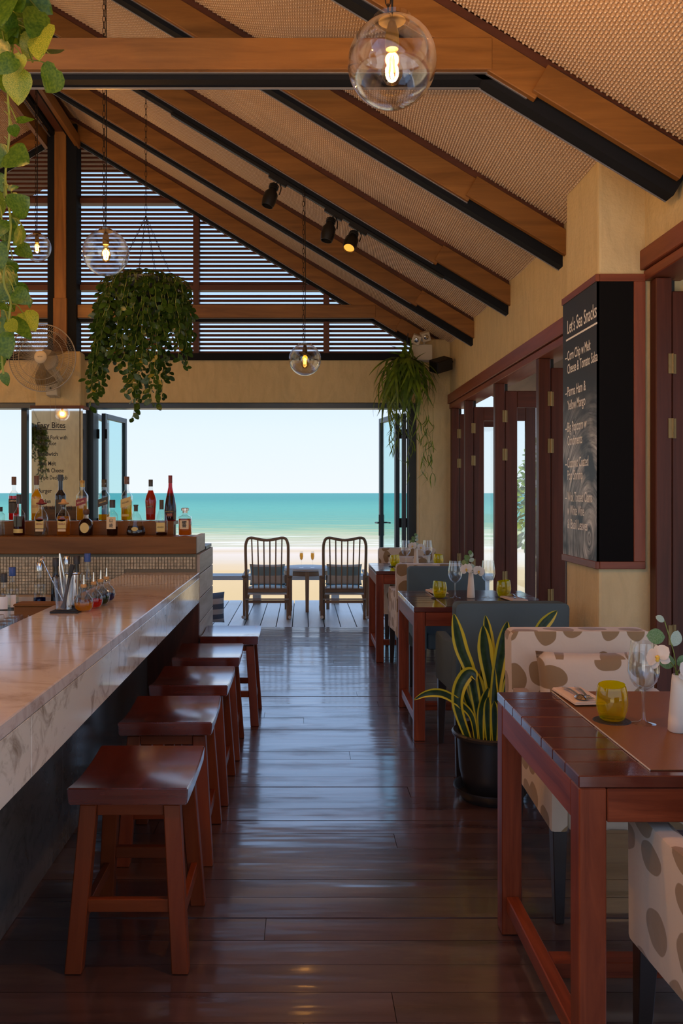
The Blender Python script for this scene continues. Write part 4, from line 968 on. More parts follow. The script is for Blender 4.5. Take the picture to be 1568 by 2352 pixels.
# ================================================================== TABLES
def make_table():
    t = thing('dining_table', 'x', 'table', (0, 0, 0), 0, 'square dining tables along the doors')
    w = 0.41; H = 0.765
    for k in range(8):
        y0 = -w + k * 0.1025; mb = MB(); mb.box(-w, w, y0 + 0.0012, y0 + 0.1013, H - 0.028, H + RND.uniform(-0.0006, 0.0004)); mb.build('tabletop_board', M['table'], t, bevel=0.0025)
    for sx in (-1, 1):
        for sy in (-1, 1):
            mb = MB(); mb.box(sx*(w-0.033) - 0.032, sx*(w-0.033) + 0.032, sy*(w-0.033) - 0.032, sy*(w-0.033) + 0.032, 0, H - 0.029); mb.build('leg', M['tableleg'], t, bevel=0.003)
        mb = MB(); mb.box(sx*(w-0.014) - 0.012, sx*(w-0.014) + 0.012, -w + 0.067, w - 0.067, H - 0.118, H - 0.03); mb.build('apron', M['tableleg'], t, bevel=0.002)
        mb = MB(); mb.box(sx*(w-0.035) - 0.02, sx*(w-0.035) + 0.02, -w + 0.066, w - 0.066, 0.075, 0.125); mb.build('stretcher', M['tableleg'], t, bevel=0.003)
        mb = MB(); mb.box(-w + 0.067, w - 0.067, sx*(w-0.014) - 0.012, sx*(w-0.014) + 0.012, H - 0.108, H - 0.03); mb.build('apron', M['tableleg'], t, bevel=0.002)
    mb = MB(); mb.box(-w + 0.056, w - 0.056, -0.03, 0.03, 0.077, 0.122); mb.build('stretcher', M['tableleg'], t, bevel=0.003)
    return t
TAB = [(1.045, 2.35), (1.04, 5.21), (1.015, 7.43)]
tlab = ['dark red-brown wooden table with tan leather runner in front of the chalkboard pillar', 'dark red-brown wooden table between the two blue chairs', 'dark red-brown wooden table nearest the corner column and the beach']
tb0 = make_table()
for i, (x, y) in enumerate(TAB):
    if i == 0: tb0.location = (x, y, 0.001); tb0['label'] = tlab[0]
    else: copy_tree(tb0, (x, y, 0.001), 0, tlab[i])
# ================================================================== ARMCHAIRS
def make_chair(mat, hem):
    t = thing('armchair', 'x', 'chair', (0, 0, 0), 0)
    W = 0.28
    # seat block
    mb = MB(); mb.box(-0.222, 0.222, -0.21, 0.275, hem, 0.475); mb.build('seat', mat, t, bevel=0.02, bseg=3, smooth=True)
    # backrest: rounded top corners, slight rake
    pl = [(x, z) for x, z in rbox(2*W, 0, 0.875 - 0.30, 0.028, 4)]
    mb = MB(); n = len(pl); vs = []
    for y in (-0.335, -0.225):
        for x, z in pl:
            zz = z + 0.30; vs.append((x, y - 0.03 * (zz - 0.3) / 0.57, zz))
    fs = [tuple(range(n)), tuple(reversed(range(n, 2*n)))] + [((i+1) % n, i, n+i, n+(i+1) % n) for i in range(n)]
    mb.add(vs, fs); mb.build('backrest', mat, t, bevel=0.010, bseg=2, fixn=True, smooth=True)
    for sx in (-1, 1):
        # arm panel, top edge rounded and rising slightly at the front
        prof = [(-0.232, hem + 0.035), (0.285, hem), (0.29, 0.60), (0.282, 0.628), (0.25, 0.64), (0.05, 0.632), (-0.232, 0.66)]
        mb = MB(); mb.prism(prof, sx*0.252 - 0.0285, sx*0.252 + 0.0285, 'yz'); mb.build('armrest', mat, t, bevel=0.011, bseg=2, fixn=True, smooth=True)
        for y, h in ((-0.27, hem + 0.05), (0.25, hem + 0.01)):
            mb = MB(); mb.taper((sx*0.252, y + (0.02 if y > 0 else -0.02), 0), (0.015, 0.015), (sx*0.248, y, h), (0.024, 0.024)); mb.build('leg', M['blackleg'], t, bevel=0.002)
    return t
ch_d = make_chair(M['dots'], 0.30); ch_b = make_chair(M['blue_cloth'], 0.37)
CH = [(ch_d, 1.095, 3.05, PI, 'beige oval-print armchair with cushion, between the leather-runner table and the pillar'),
      (ch_d, 1.095, 1.83, 0.0, 'beige oval-print armchair tucked in with its back away from the beach, at the leather-runner table'),
      (ch_b, 1.03, 4.50, 0.0, 'slate blue armchair standing behind the potted snake plant'),
      (ch_b, 1.045, 5.88, PI, 'slate blue armchair backing onto a beige armchair, on the beach side of its table'),
      (ch_d, 0.99, 6.77, 0.0, 'beige oval-print armchair standing back to back with a slate blue armchair'),
      (ch_d, 1.02, 8.02, PI, 'beige oval-print armchair with cushion in front of the corner column')]
used = set(); ARM = []
for c, x, y, rz, lab in CH:
    grp = 'oval-print armchairs' if c is ch_d else 'slate blue armchairs'
    if id(c) not in used:
        used.add(id(c)); c.location = (x, y, 0.001); c.rotation_euler.z = rz; c['label'] = lab; o = c; c['group'] = grp
    else: o = copy_tree(c, (x, y, 0.001), rz, lab)
    ARM.append(o)
def cushion(name, w, h, t_, mat, label, loc, rot, group=None, cat='cushion'):
    mb = MB(); n = 12; vs = []; fs = []
    for s in (1, -1):
        for j in range(n + 1):
            v = -1 + 2*j/n
            for i in range(n + 1):
                u = -1 + 2*i/n
                e = ((1 - abs(u)**2.6) * (1 - abs(v)**2.6)) ** 0.55 if abs(u) < 1 and abs(v) < 1 else 0
                px = 1 - 0.06 * (1 - abs(v)**2) * abs(u)**3; pz = 1 - 0.06 * (1 - abs(u)**2) * abs(v)**3
                vs.append((u * w/2 * px, s * t_/2 * e, v * h/2 * pz))
    m1 = (n+1)**2
    for j in range(n):
        for i in range(n):
            a = j*(n+1)+i; fs.append((a, a+n+1, a+n+2, a+1)); fs.append((m1+a, m1+a+1, m1+a+n+2, m1+a+n+1))
    mb.add(vs, fs); me = mb.mesh(name, smooth=False)
    bm = bmesh.new(); bm.from_mesh(me); bmesh.ops.remove_doubles(bm, verts=bm.verts, dist=1e-5); bmesh.ops.recalc_face_normals(bm, faces=bm.faces); bm.to_mesh(me); bm.free()
    me.polygons.foreach_set('use_smooth', [True] * len(me.polygons))
    o = link(name, me, mat, None, loc); o.rotation_euler = rot; return tag(o, label, cat, group)
cushion('throw_cushion', 0.42, 0.34, 0.11, M['dots'], 'beige oval-print cushion on the armchair beside the chalkboard pillar', (1.10, 3.205, 0.645), (math.radians(-8), 0, 0), 'oval-print cushions')
cushion('throw_cushion', 0.42, 0.34, 0.11, M['dots'], 'beige oval-print cushion on the armchair in front of the corner column', (1.03, 8.175, 0.645), (math.radians(-8), 0, 0), 'oval-print cushions')
# ================================================================== TERRACE FURNITURE
def make_rocker():
    t = thing('rocking_chair', 'x', 'chair', (0, 0, 0), 0, 'rocking chairs on the deck')
    m = M['teak']
    # back plane leans: y at height z
    yb_ = lambda z: -0.06 - 0.16 * (z - 0.30)
    top = 0.955
    pts = []
    for z in (0.0, 0.30, 0.6, 0.82): pts.append((-0.235 - 0.01 * z, yb_(z) + (0.0 if z > 0 else 0.02), z))
    cen = [(-0.237, 0.89), (-0.215, 0.940), (-0.17, 0.952), (-0.10, 0.938), (0, 0.925), (0.10, 0.938), (0.17, 0.952), (0.215, 0.940), (0.237, 0.89)]
    pts += [(x, yb_(z), z) for x, z in cen]
    for z in (0.82, 0.6, 0.30, 0.0): pts.append((0.235 + 0.01 * z, yb_(z) + (0.0 if z > 0 else 0.02), z))
    mb = MB(); mb.tube(bez(pts, 3), 0.0165, 8); mb.build('back_frame', m, t, smooth=True)
    mb = MB(); mb.beam((-0.22, yb_(0.345), 0.345), (0.22, yb_(0.345), 0.345), 0.03, 0.045); mb.build('back_rail', m, t, bevel=0.003)
    for k in range(6):
        x = -0.172 + k * 0.0688; mb = MB(); zt = 0.935 - 0.012 * (1 - abs(x) / 0.17)
        mb.tube([(x * 0.93, yb_(0.36), 0.36), (x, yb_(zt), zt)], 0.0085, 6); mb.build('spindle', m, t, smooth=True)
    # seat frame and slats
    for sx in (-1, 1):
        mb = MB(); mb.beam((sx*0.225, -0.07, 0.27), (sx*0.225, 0.44, 0.31), 0.035, 0.045); mb.build('seat_rail', m, t, bevel=0.003)
        mb = MB(); mb.beam((sx*0.262, 0.42, 0.02), (sx*0.262, 0.40, 0.50), 0.035, 0.03, (0, 1, 0)); mb.build('front_leg', m, t, bevel=0.003)
        mb = MB(); mb.beam((sx*0.262, -0.10, 0.05), (sx*0.262, -0.085, 0.50), 0.028, 0.026, (0, 1, 0)); mb.build('arm_post', m, t, bevel=0.003)
        mb = MB(); mb.beam((sx*0.262, -0.12, 0.505), (sx*0.262, 0.45, 0.525), 0.055, 0.026); mb.build('arm', m, t, bevel=0.006)
        rp = [(sx*0.262, y, 0.014 + 0.10 * ((y - 0.16) / 0.45) ** 2 * 0.55) for y in (-0.30, -0.2, -0.1, 0.0, 0.1, 0.2, 0.3, 0.42, 0.55, 0.62)]
        mb = MB(); mb.tube(bez(rp, 2), 0.018, 8); mb.build('rocker', M['teak_grey'], t, smooth=True)
    for k in range(6):
        y = -0.04 + k * 0.088; mb = MB(); z = 0.295 + 0.07 * y; mb.box(-0.235, 0.235, y - 0.03, y + 0.03, z, z + 0.014); mb.build('seat_slat', M['teak_grey'], t)
    mb = MB(); mb.tube([(-0.262, -0.09, 0.245), (0.262, -0.09, 0.245)], 0.009, 8); mb.build('rod', M['flange'], t)
    mb = MB(); mb.beam((-0.225, -0.075, 0.215), (0.225, -0.075, 0.215), 0.02, 0.03); mb.build('rear_stretcher', m, t, bevel=0.002)
    return t
rk = make_rocker(); zD = -0.044
rc = []
for i, (px, lab) in enumerate(((614, 'wooden rocking chair on the deck, next to the plank-clad end of the bar'), (790, 'wooden rocking chair on the deck, next to the folded-back glass door'))):
    d = 9.72; loc = ((px - VX) * d / FPX, d, zD)
    if i == 0: rk.location = loc; rk['label'] = lab
    else: copy_tree(rk, loc, 0.0, lab)
    n_ = ('plank-clad bar end', 'folded glass door')[i]
    cushion('back_cushion', 0.41, 0.25, 0.10, M['cush'], 'pale blue striped cushion against the back of the rocking chair by the %s' % n_, (loc[0], d - 0.02, 0.475), (math.radians(8), 0, 0), 'rocking chair cushions')
    cushion('seat_cushion', 0.42, 0.42, 0.07, M['cush'], 'pale blue striped seat pad on the rocking chair by the %s' % n_, (loc[0], d + 0.19, 0.318), (math.radians(94), 0, 0), 'rocking chair seat pads')
tt = thing('deck_table', 'round weathered wooden table on the deck between the two rocking chairs', 'table', ((705 - VX) * 10.58 / FPX, 10.58, zD))
mb = MB(); mb.lathe([(0.001, 0.50), (0.315, 0.50), (0.325, 0.506), (0.325, 0.528), (0.318, 0.534), (0.001, 0.534)], 40); mb.build('table_top', M['teak_grey'], tt, smooth=True)
mb = MB(); mb.lathe([(0.285, 0.44), (0.285, 0.50), (0.265, 0.50), (0.265, 0.44), (0.285, 0.44)], 32); mb.build('apron', M['teak'], tt, smooth=True)
for a in (-90, 0, 90, 180):
    x, y = 0.262 * math.cos(math.radians(a)), 0.262 * math.sin(math.radians(a)); mb = MB(); mb.taper((x, y, 0), (0.02, 0.02), (x, y, 0.50), (0.025, 0.025)); mb.build('leg', M['teak'], tt, bevel=0.002)
pf = cushion('pouf', 0.36, 0.34, 0.30, M['pouf'], 'dark striped pouf on the deck beside the plank-clad bar end', (P(478, 1400, 9.15).x, 9.2, 0.16), (0, 0, 0.4), None, 'pouf')
# ================================================================== PENDANT LAMPS
LAMP_W = 33.0
def chain_pts(mb, x, y, z0, z1, pitch=0.034, w=0.0018, r=0.0075):
    n = max(2, int((z1 - z0) / pitch)); st_ = (z1 - z0) / n
    for k in range(n):
        zc = z0 + (k + 0.5) * st_; h = st_ * 0.62; pts = []
        for q in range(10):
            a = 2*PI*q/10; dx = r * math.cos(a); dz = h * math.sin(a)
            pts.append((x + (dx if k % 2 else 0), y + (0 if k % 2 else dx), zc + dz))
        mb.tube(pts, w, 4, closed=True)
def pendant(px, py, d, r, top, label, a60=True, group='clear glass globe pendant lamps', power=LAMP_W, loc=None):
    c = P(px, py, d) if loc is None else Vector(loc)
    t = thing('pendant_lamp', label, 'lamp', c, 0, group)
    mb = MB(); prof = []
    for k in range(21):
        a = -PI/2 + (PI - 0.42) * k / 20; prof.append((max(0.0006, r * math.cos(a)), r * math.sin(a)))
    prof.append((prof[-1][0] * 1.05, prof[-1][1] + 0.012))
    mb.lathe(prof, 40); mb.lathe([(q[0] * 0.975, q[1] * 0.975) for q in prof[:-1]], 40); mb.build('globe', M['globe'], t, smooth=True)
    zt = prof[-2][1]; rt = prof[-2][0]
    mb = MB(); mb.lathe([(0.001, zt + 0.012), (rt * 0.75, zt + 0.010), (rt * 0.75, zt + 0.002), (0.001, zt + 0.001)], 24); mb.build('canopy_plate', M['bronze'], t, smooth=True)
    s0 = zt - 0.075
    mb = MB(); mb.lathe([(0.001, s0), (0.017, s0), (0.019, s0 + 0.01), (0.018, s0 + 0.045), (0.010, s0 + 0.074), (0.006, zt)], 16); mb.build('socket', M['bronze'], t, smooth=True)
    bl = 0.105 if r > 0.11 else 0.095; bw = 0.030
    mb = MB(); mb.lathe([(0.012, s0), (0.015, s0 - 0.012), (bw * 0.72, s0 - 0.032), (bw, s0 - 0.056), (bw * 0.93, s0 - 0.074), (bw * 0.55, s0 - 0.092), (0.0006, s0 - bl + 0.006)], 20)
    bulb = mb.build('bulb', M['amber'], t, smooth=True)
    fm = MB()
    for k in range(6):
        a = 2*PI*k/6; rr = 0.0075
        fm.tube([(rr*0.6*math.cos(a), rr*0.6*math.sin(a), s0 - 0.022), (rr*1.3*math.cos(a), rr*1.3*math.sin(a), s0 - 0.066)], 0.0012, 5)
    fm.build('filament', M['filament'], bulb)
    mb = MB(); mb.tube([(0, 0, zt + 0.01), (0.004, 0.003, (top - c.z) * 0.5), (0.0, 0.0, top - c.z)], 0.0032, 6); mb.build('cable', M['blackmetal'], t)
    mb = MB(); chain_pts(mb, -0.011, 0, zt + 0.012, top - c.z); mb.build('chain', M['chain'], t)
    mb = MB(); mb.tube([(-0.011, 0, top - c.z - 0.01), (-0.011, 0, top - c.z + 0.03)], 0.006, 6); mb.build('hook', M['blackmetal'], t)
    l = bpy.data.lights.new('bulb_light', 'POINT'); l.energy = power; l.color = (1.0, 0.61, 0.26); l.shadow_soft_size = 0.02
    lo = bpy.data.objects.new('bulb_light', l); COL.objects.link(lo); lo.parent = t; lo.location = (0, 0, s0 - 0.045)
    return t
def rb(x): return roofz(x) - 0.16
c_ = P(900, 144, 2.30); pendant(900, 144, 2.30, 0.1215, rb(c_.x), 'large clear glass globe lamp with glowing amber bulb, hanging before the tie beam', True)
c_ = P(243, 581, 4.87); pendant(243, 581, 4.87, 0.1335, rb(c_.x), 'clear glass globe lamp hanging above the bar in front of the louvres', power=18.0)
c_ = P(700, 826, 6.15); pendant(700, 826, 6.15, 0.118, rb(c_.x), 'clear glass globe lamp hanging low in front of the plaster lintel', power=0.6)
c_ = P(85, 568, 7.45); pendant(85, 568, 7.45, 0.1235, rb(c_.x), 'clear glass globe lamp hanging next to the king post, above the wall fan', power=14.0)
for (x, y, z), w_ in (((-1.3, 1.2, 2.95), 'over the near end of the bar'), ((-4.2, 2.43, 2.8), 'over the bartender side of the room'), ((-4.2, 6.2, 2.8), 'over the back bar side of the room')):  # extra lamps outside the view, added to light the room
    pendant(0, 0, 1, 0.125, rb(x), 'added unseen glass globe lamp hanging ' + w_, loc=(x, y, z))
# ================================================================== TRACK SPOTS on the rafter at RAFT[2]
yT = RAFT[2] + 0.075
def on_track(px):
    # point under the rafter channel whose image column is px
    x = (px - VX) * yT / FPX; return x, roofz(x) - 0.165
tk = thing('light_track', 'black spotlight track fixed under the rafter', 'track', (0, 0, 0))
mb = MB(); slope_box(mb, 1, ax(-0.9), ax(1.1), -0.150, -0.1295, yT - 0.018, yT + 0.018); mb.build('rail', M['blackmetal'], tk)
for px, tgt, lit, lab in ((640, (612, 468), False, 'black track spotlight on its own, up the slope from the low globe lamp'), (768, (748, 548), False, 'black track spotlight of the pair, the one with its back to the room'), (824, (797, 570), True, 'black track spotlight of the pair, showing its orange lens')):
    x, z = on_track(px); t = thing('track_spotlight', lab, 'spotlight', (x, yT, z), 0, 'black track spotlights')
    sx = 1 if not lit else 1
    mb = MB(); mb.box(-0.075, 0.075, -0.017, 0.017, -0.028, -0.004, Matrix.Rotation(TH, 4, 'Y')); mb.build('adapter', M['blackmetal'], t, bevel=0.003)
    e = P(tgt[0], tgt[1], yT - (0.06 if lit else 0.02)) - Vector((x, yT, z))
    hc = e * 0.62
    mb = MB()
    mb.tube(bez([(0, 0, -0.02), (e.x*0.2 + 0.035, 0, e.z*0.35), (hc.x + 0.058, 0, hc.z)], 4), 0.0045, 6)
    mb.tube(bez([(0, 0, -0.02), (e.x*0.2 - 0.03, 0.0, e.z*0.3), (hc.x - 0.055, 0, hc.z)], 4), 0.0045, 6); mb.build('yoke', M['blackmetal'], t, smooth=True)
    ax_ = (e - Vector((e.x * 0.3, -0.0, 0)) * 1.0).normalized() if not lit else Vector((-0.25, -0.55, -0.8)).normalized()
    Q = ax_.to_track_quat('Z', 'Y').to_matrix().to_4x4()
    mb = MB(); mb.lathe([(0.001, -0.085), (0.022, -0.085), (0.030, -0.06), (0.031, -0.03), (0.050, -0.005), (0.052, 0.05), (0.043, 0.095), (0.040, 0.095), (0.042, 0.075), (0.001, 0.07)], 20)
    mb.v = [tuple(Q @ Vector(v) + hc) for v in mb.v]; hd = mb.build('lamp_head', M['blackmetal'], t, smooth=True)
    if lit:
        mb = MB(); mb.lathe([(0.0005, 0.078), (0.041, 0.078)], 20); mb.v = [tuple(Q @ Vector(v) + hc) for v in mb.v]; mb.build('lens', M['amberlamp'], hd)
    mb = MB()
    for k in range(3):
        mb.lathe([(0.0315, -0.075 + k*0.012), (0.037, -0.073 + k*0.012), (0.037, -0.069 + k*0.012), (0.0315, -0.067 + k*0.012)], 18)
    mb.v = [tuple(Q @ Vector(v) + hc) for v in mb.v]; mb.build('cooling_fins', M['blackmetal'], hd)
# ================================================================== EMERGENCY LIGHT + SPEAKER in the far corner
c = P(968, 812, 8.48)
el = thing('emergency_light', 'ivory twin-head emergency light high on the corner column', 'emergency light', c)
mb = MB(); mb.box(-0.10, 0.105, -0.03, 0.13, -0.07, 0.09); mb.build('case', M['ivory'], el, bevel=0.006)
for px, py, tz in ((956, 780, 0.35), (977, 773, -0.3)):
    q = P(px, py, 8.42) - c; Mx = Matrix.Translation(q) @ Matrix.Rotation(tz, 4, 'Y') @ Matrix.Rotation(0.4, 4, 'X')
    mb = MB(); mb.box(-0.042, 0.042, -0.03, 0.05, -0.045, 0.045, Mx); hd = mb.build('lamp_head', M['ivory'], el, bevel=0.004)
    mb = MB(); mb.lathe([(0.0005, -0.036), (0.016, -0.038), (0.024, -0.034), (0.026, -0.0305)], 16, axis='y'); mb.v = [tuple(Mx @ Vector(v)) for v in mb.v]; mb.build('lens', M['steel_bright'], hd, smooth=True)
    mb = MB(); mb.tube([(q.x, q.y + 0.03, q.z - 0.04), (q.x * 0.8, 0.02, 0.085)], 0.01, 8); mb.build('bracket', M['ivory'], el)
c = P(1012, 838, 8.30)
sp_ = thing('speaker', 'small black loudspeaker angled in the corner beside the hanging fern', 'speaker', c)
Mx = Matrix.Rotation(0.5, 4, 'Z') @ Matrix.Rotation(-0.3, 4, 'Y') @ Matrix.Rotation(0.35, 4, 'X')
mb = MB(); mb.box(-0.10, 0.10, -0.065, 0.065, -0.06, 0.06, Mx); cab = mb.build('cabinet', M['blackmetal'], sp_, bevel=0.008)
mb = MB(); mb.box(-0.092, 0.092, -0.069, -0.0655, -0.052, 0.052, Mx); mb.build('grille', M['rubber'], cab)
mb = MB(); mb.tube([(0.06, 0.06, 0.02), (0.135, 0.12, 0.05)], 0.012, 8); mb.build('bracket', M['blackmetal'], sp_)
# ================================================================== PLANTS
def leaf_mesh(name, kind, seed=0, wr=0.62):
    """unit leaf: base at origin, tip at y=1, in the XY plane, normal +Z"""
    r = random.Random(seed); n = 8; mb = MB(); vs = []; fs = []; uv = []
    droop = r.uniform(0.05, 0.22); fold = r.uniform(0.08, 0.22)
    for i in range(n + 1):
        t = i / n
        if kind == 'heart': w = wr * 0.5 * (math.sin(PI * min(1, t ** 0.62)) ** 0.75) * (1.0 + 0.15 * (1 - t))
        elif kind == 'oval': w = wr * 0.5 * math.sin(PI * t) ** 0.62
        else: w = wr * 0.5 * math.sin(PI * min(1, 0.06 + 0.94 * t) ** 0.8) ** 0.6
        if kind == 'heart' and i == 0: w = wr * 0.20
        yo = -0.07 if (kind == 'heart' and i in (0, 1)) else 0
        for j, s in enumerate((-1, -0.55, 0, 0.55, 1)):
            vs.append((s * w, t + (yo * (abs(s) ** 1.5) if i < 2 else 0), -droop * t * t + fold * abs(s) * w * (1 - 0.6 * abs(s)) + 0.015 * math.sin(t * 9 + s * 3)))
            uv.append((0.5 + 0.5 * s, t))
        if i:
            for j in range(4): a = 5 * (i - 1) + j; fs.append((a, a + 1, a + 6, a + 5))
    mb.add(vs, fs); mb.uv = uv
    return mb.mesh(name, smooth=True)
def orient(base, tip, normal, length=None):
    y = (tip - base); L_ = y.length if length is None else length; y.normalize()
    x = y.cross(normal).normalized(); z = x.cross(y).normalized()
    Mx = Matrix(((x.x, y.x, z.x, base.x), (x.y, y.y, z.y, base.y), (x.z, y.z, z.z, base.z), (0, 0, 0, 1)))
    return Mx @ Matrix.Diagonal((L_, L_, L_, 1))
# ---- pothos close to the camera
R2 = random.Random(5)
pc = P(20, 400, 2.33)
pot = thing('pothos_plant', 'trailing pothos with big heart-shaped green and variegated leaves hanging near the tie beam', 'plant', pc)
PL = [(83,94,66,7,.46,0),(100,64,86,134,.62,1),(41,161,37,241,.72,1),(48,125,38,168,1.05,1),(112,123,146,108,.75,0),(131,159,99,213,.85,0),(34,132,-12,168,.7,0),(38,278,79,269,.42,0),(28,288,38,317,.72,0),
      (6,-8,-2,52,.8,0),(24,10,96,4,.62,0),(40,15,22,84,.62,0),(26,58,-4,98,.62,0),(18,352,61,368,.85,0),(20,343,-18,382,.8,0),(27,482,63,456,.82,0),(38,485,33,527,.6,0),(56,529,26,562,.62,0),(42,520,-4,548,.55,0),
      (40,566,75,588,.95,0),(12,554,10,597,.48,0),(4,617,38,666,.62,0),(37,655,67,676,.55,0),(33,670,71,696,.7,0),(25,668,26,718,.45,0),(70,686,66,709,.62,0),(8,652,4,702,.7,0),(53,719,81,756,.88,1),(24,732,72,774,.52,0),
      (18,738,40,764,.7,1),(-4,700,33,713,.5,0),(22,714,-4,738,.75,0),(-2,768,22,822,.72,0),(-4,735,27,800,.6,0),(8,857,17,888,.62,0),(-4,400,4,442,.7,0),(18,433,43,428,.42,0),(28,446,44,472,.6,1),
      (-6,60,-2,120,.8,0),(55,-20,120,30,.7,0),(90,25,70,85,.6,0),(30,60,62,120,.7,0),(5,30,40,85,.7,0),(75,80,55,140,.6,1),(-10,160,22,215,.7,0),(10,455,-15,500,.8,0),(5,505,-12,545,.8,0),(0,600,-14,650,.7,0),(30,600,10,640,.6,0),(60,40,30,95,.6,0),(78,60,112,100,.55,0),(10,95,-8,145,.7,0),(70,20,100,75,.5,0),(-8,560,6,620,.7,0),(-6,800,-14,860,.7,0),(50,-30,80,40,.6,0),(15,-40,45,20,.7,0)]
LM = {}
for k in range(4):
    for wv in (0.5, 0.7, 0.9):
        for v in (0, 1):
            me = leaf_mesh('leaf', 'heart', k * 7 + int(wv * 10), wv); me.materials.append(M['pothos_v'] if v else M['pothos']); LM[(k, wv, v)] = me
stems = MB()
for (bx, by, tx, ty, w, v) in PL:
    d = R2.uniform(2.22, 2.44); b = P(bx, by, d); tip = P(tx, ty, d + R2.uniform(-0.05, 0.05))
    nrm = Vector((R2.uniform(-0.55, 0.55), -1, R2.uniform(-0.3, 0.7))).normalized()
    wv = min((0.5, 0.7, 0.9), key=lambda q: abs(q - w * 1.12))
    o = link('leaf', LM[(R2.randrange(4), wv, v)], None, pot); o.matrix_local = Matrix.Translation(-pc) @ orient(b, tip, nrm)
    sx = bx * 0.45 + R2.uniform(-6, 4); a = P(sx, by - R2.uniform(15, 45), 2.33)
    stems.tube([p - pc for p in bez([a, (a + b) / 2 + Vector((0, 0, 0.01)), b], 4)], 0.0018, 5)
for pts in (((-30,-260),(10,-120),(30,20),(28,120),(18,200),(22,300),(12,420),(25,520),(8,640),(25,700),(5,800),(8,860)), ((-30,-260),(60,-80),(70,40),(64,100),(75,142)), ((-30,-260),(-10,-50),(12,60),(22,170))):
    stems.tube([P(x, y, 2.33 + 0.02 * math.sin(y * 0.02)) - pc for x, y in [(q.x, q.y) for q in bez([(x, y, 0) for x, y in pts], 4)]], 0.0032, 6)
stems.build('vine', M['vine'], pot, smooth=True)
hp = P(-60, -330, 2.33); mb = MB(); mb.lathe([(0.001, -0.10), (0.09, -0.10), (0.13, -0.02), (0.145, 0.09), (0.135, 0.09), (0.12, 0.05), (0.001, 0.05)], 24, hp - pc); mb.build('hanging_pot', M['cap_brown'], pot, smooth=True)
for k in range(3):
    a = 2*PI*k/3; q = hp - pc; mb = MB(); mb.tube([(q.x + 0.14*math.cos(a), q.y + 0.14*math.sin(a), q.z + 0.08), (q.x, q.y, roofz(hp.x) - 0.1 - pc.z)], 0.002, 4); mb.build('pot_chain', M['chain'], pot)
# ---- big trailing basket over the bar
R3 = random.Random(9)
bc = P(335, 690, 6.19)
hk = thing('hanging_basket', 'large basket of trailing dark green foliage hanging on chains over the back bar', 'plant', bc)
HM = []
for k in range(4):
    me = leaf_mesh('leaf', 'oval', 40 + k, (0.5, 0.58, 0.62, 0.55)[k]); me.materials.append(M['hoya']); HM.append(me)
HY = HM[0].copy(); HY.materials.clear(); HY.materials.append(M['hoya_y'])
cand = []; vine = MB()
def addleaf(p, dr, nrm, ln): cand.append((p.copy(), dr.normalized(), nrm.normalized(), ln))
for k in range(560):      # dome and dense curtain
    u = R3.gauss(0, 0.5); u = max(-1, min(1, u)); v = R3.uniform(-1, 1)
    a = R3.uniform(0, 2*PI); r = 0.30 * math.sqrt(R3.random())
    zt = 0.15 + 0.07 * (1 - (r / 0.3) ** 2)
    p = Vector((r * math.cos(a), r * math.sin(a), zt - R3.uniform(0, 0.14)))
    out = Vector((math.cos(a), math.sin(a), R3.uniform(-0.5, 0.5)))
    addleaf(p, out + Vector((0, 0, -0.5)), out + Vector((R3.uniform(-.4, .4), -0.4, 0.5)), R3.uniform(0.05, 0.075))
def length_at(x):
    tb = ((-0.34, 0.98), (-0.26, 0.80), (-0.15, 0.70), (-0.05, 0.95), (0.04, 1.0), (0.10, 0.92), (0.17, 0.55), (0.25, 0.62), (0.30, 0.72), (0.34, 0.5))
    for (x0, l0), (x1, l1) in zip(tb[:-1], tb[1:]):
        if x0 <= x <= x1: return l0 + (l1 - l0) * (x - x0) / (x1 - x0)
    return 0.5
for k in range(104):
    a = 2*PI*k/104 + R3.uniform(-0.05, 0.05); rx = 0.31 * R3.uniform(0.8, 1.02)
    x, y = rx * math.cos(a), rx * math.sin(a)
    Ls = length_at(x) * 1.07 * R3.choice((0.5, 0.65, 0.75, 0.88, 1.0)) * (1.0 if y < 0.1 else 0.8)
    if x > 0.12: Ls *= 0.85
    z0 = 0.13; p = Vector((x, y, z0)); pts = [Vector((x * 0.6, y * 0.6, z0 + 0.03)), p.copy()]; drift = Vector((x * 0.10 - 0.06 * (1 if x < 0 else 0.2), y * 0.1, 0)); n = int(Ls / 0.034)
    for i in range(n):
        p = p + Vector((drift.x / max(n, 1) + R3.uniform(-0.012, 0.012), drift.y / max(n, 1) + R3.uniform(-0.012, 0.012), -0.034)); pts.append(p.copy())
        if i > 1 or R3.random() < 0.5:
            sd = R3.uniform(0, 2*PI); dr = Vector((math.cos(sd), math.sin(sd), -R3.uniform(0.3, 1.3)))
            addleaf(p, dr, Vector((R3.uniform(-.6, .6), -1 if R3.random() < 0.7 else 1, R3.uniform(0, 1))), R3.uniform(0.045, 0.072))
    vine.tube(pts, 0.0016, 4)
vine.build('vines', M['vine'], hk)['kind'] = 'stuff'
R3.shuffle(cand)
cand.sort(key=lambda c: -(c[3] * (1.6 if c[0].z < -0.35 else 1.0) * (1.3 if c[0].y < 0 else 0.5)))
for i, (p, dr, nr, ln) in enumerate(cand[:295]):
    o = link('leaf', HY if R3.random() < 0.03 else HM[R3.randrange(4)], None, hk); o.matrix_local = orient(p, p + dr, nr, ln)
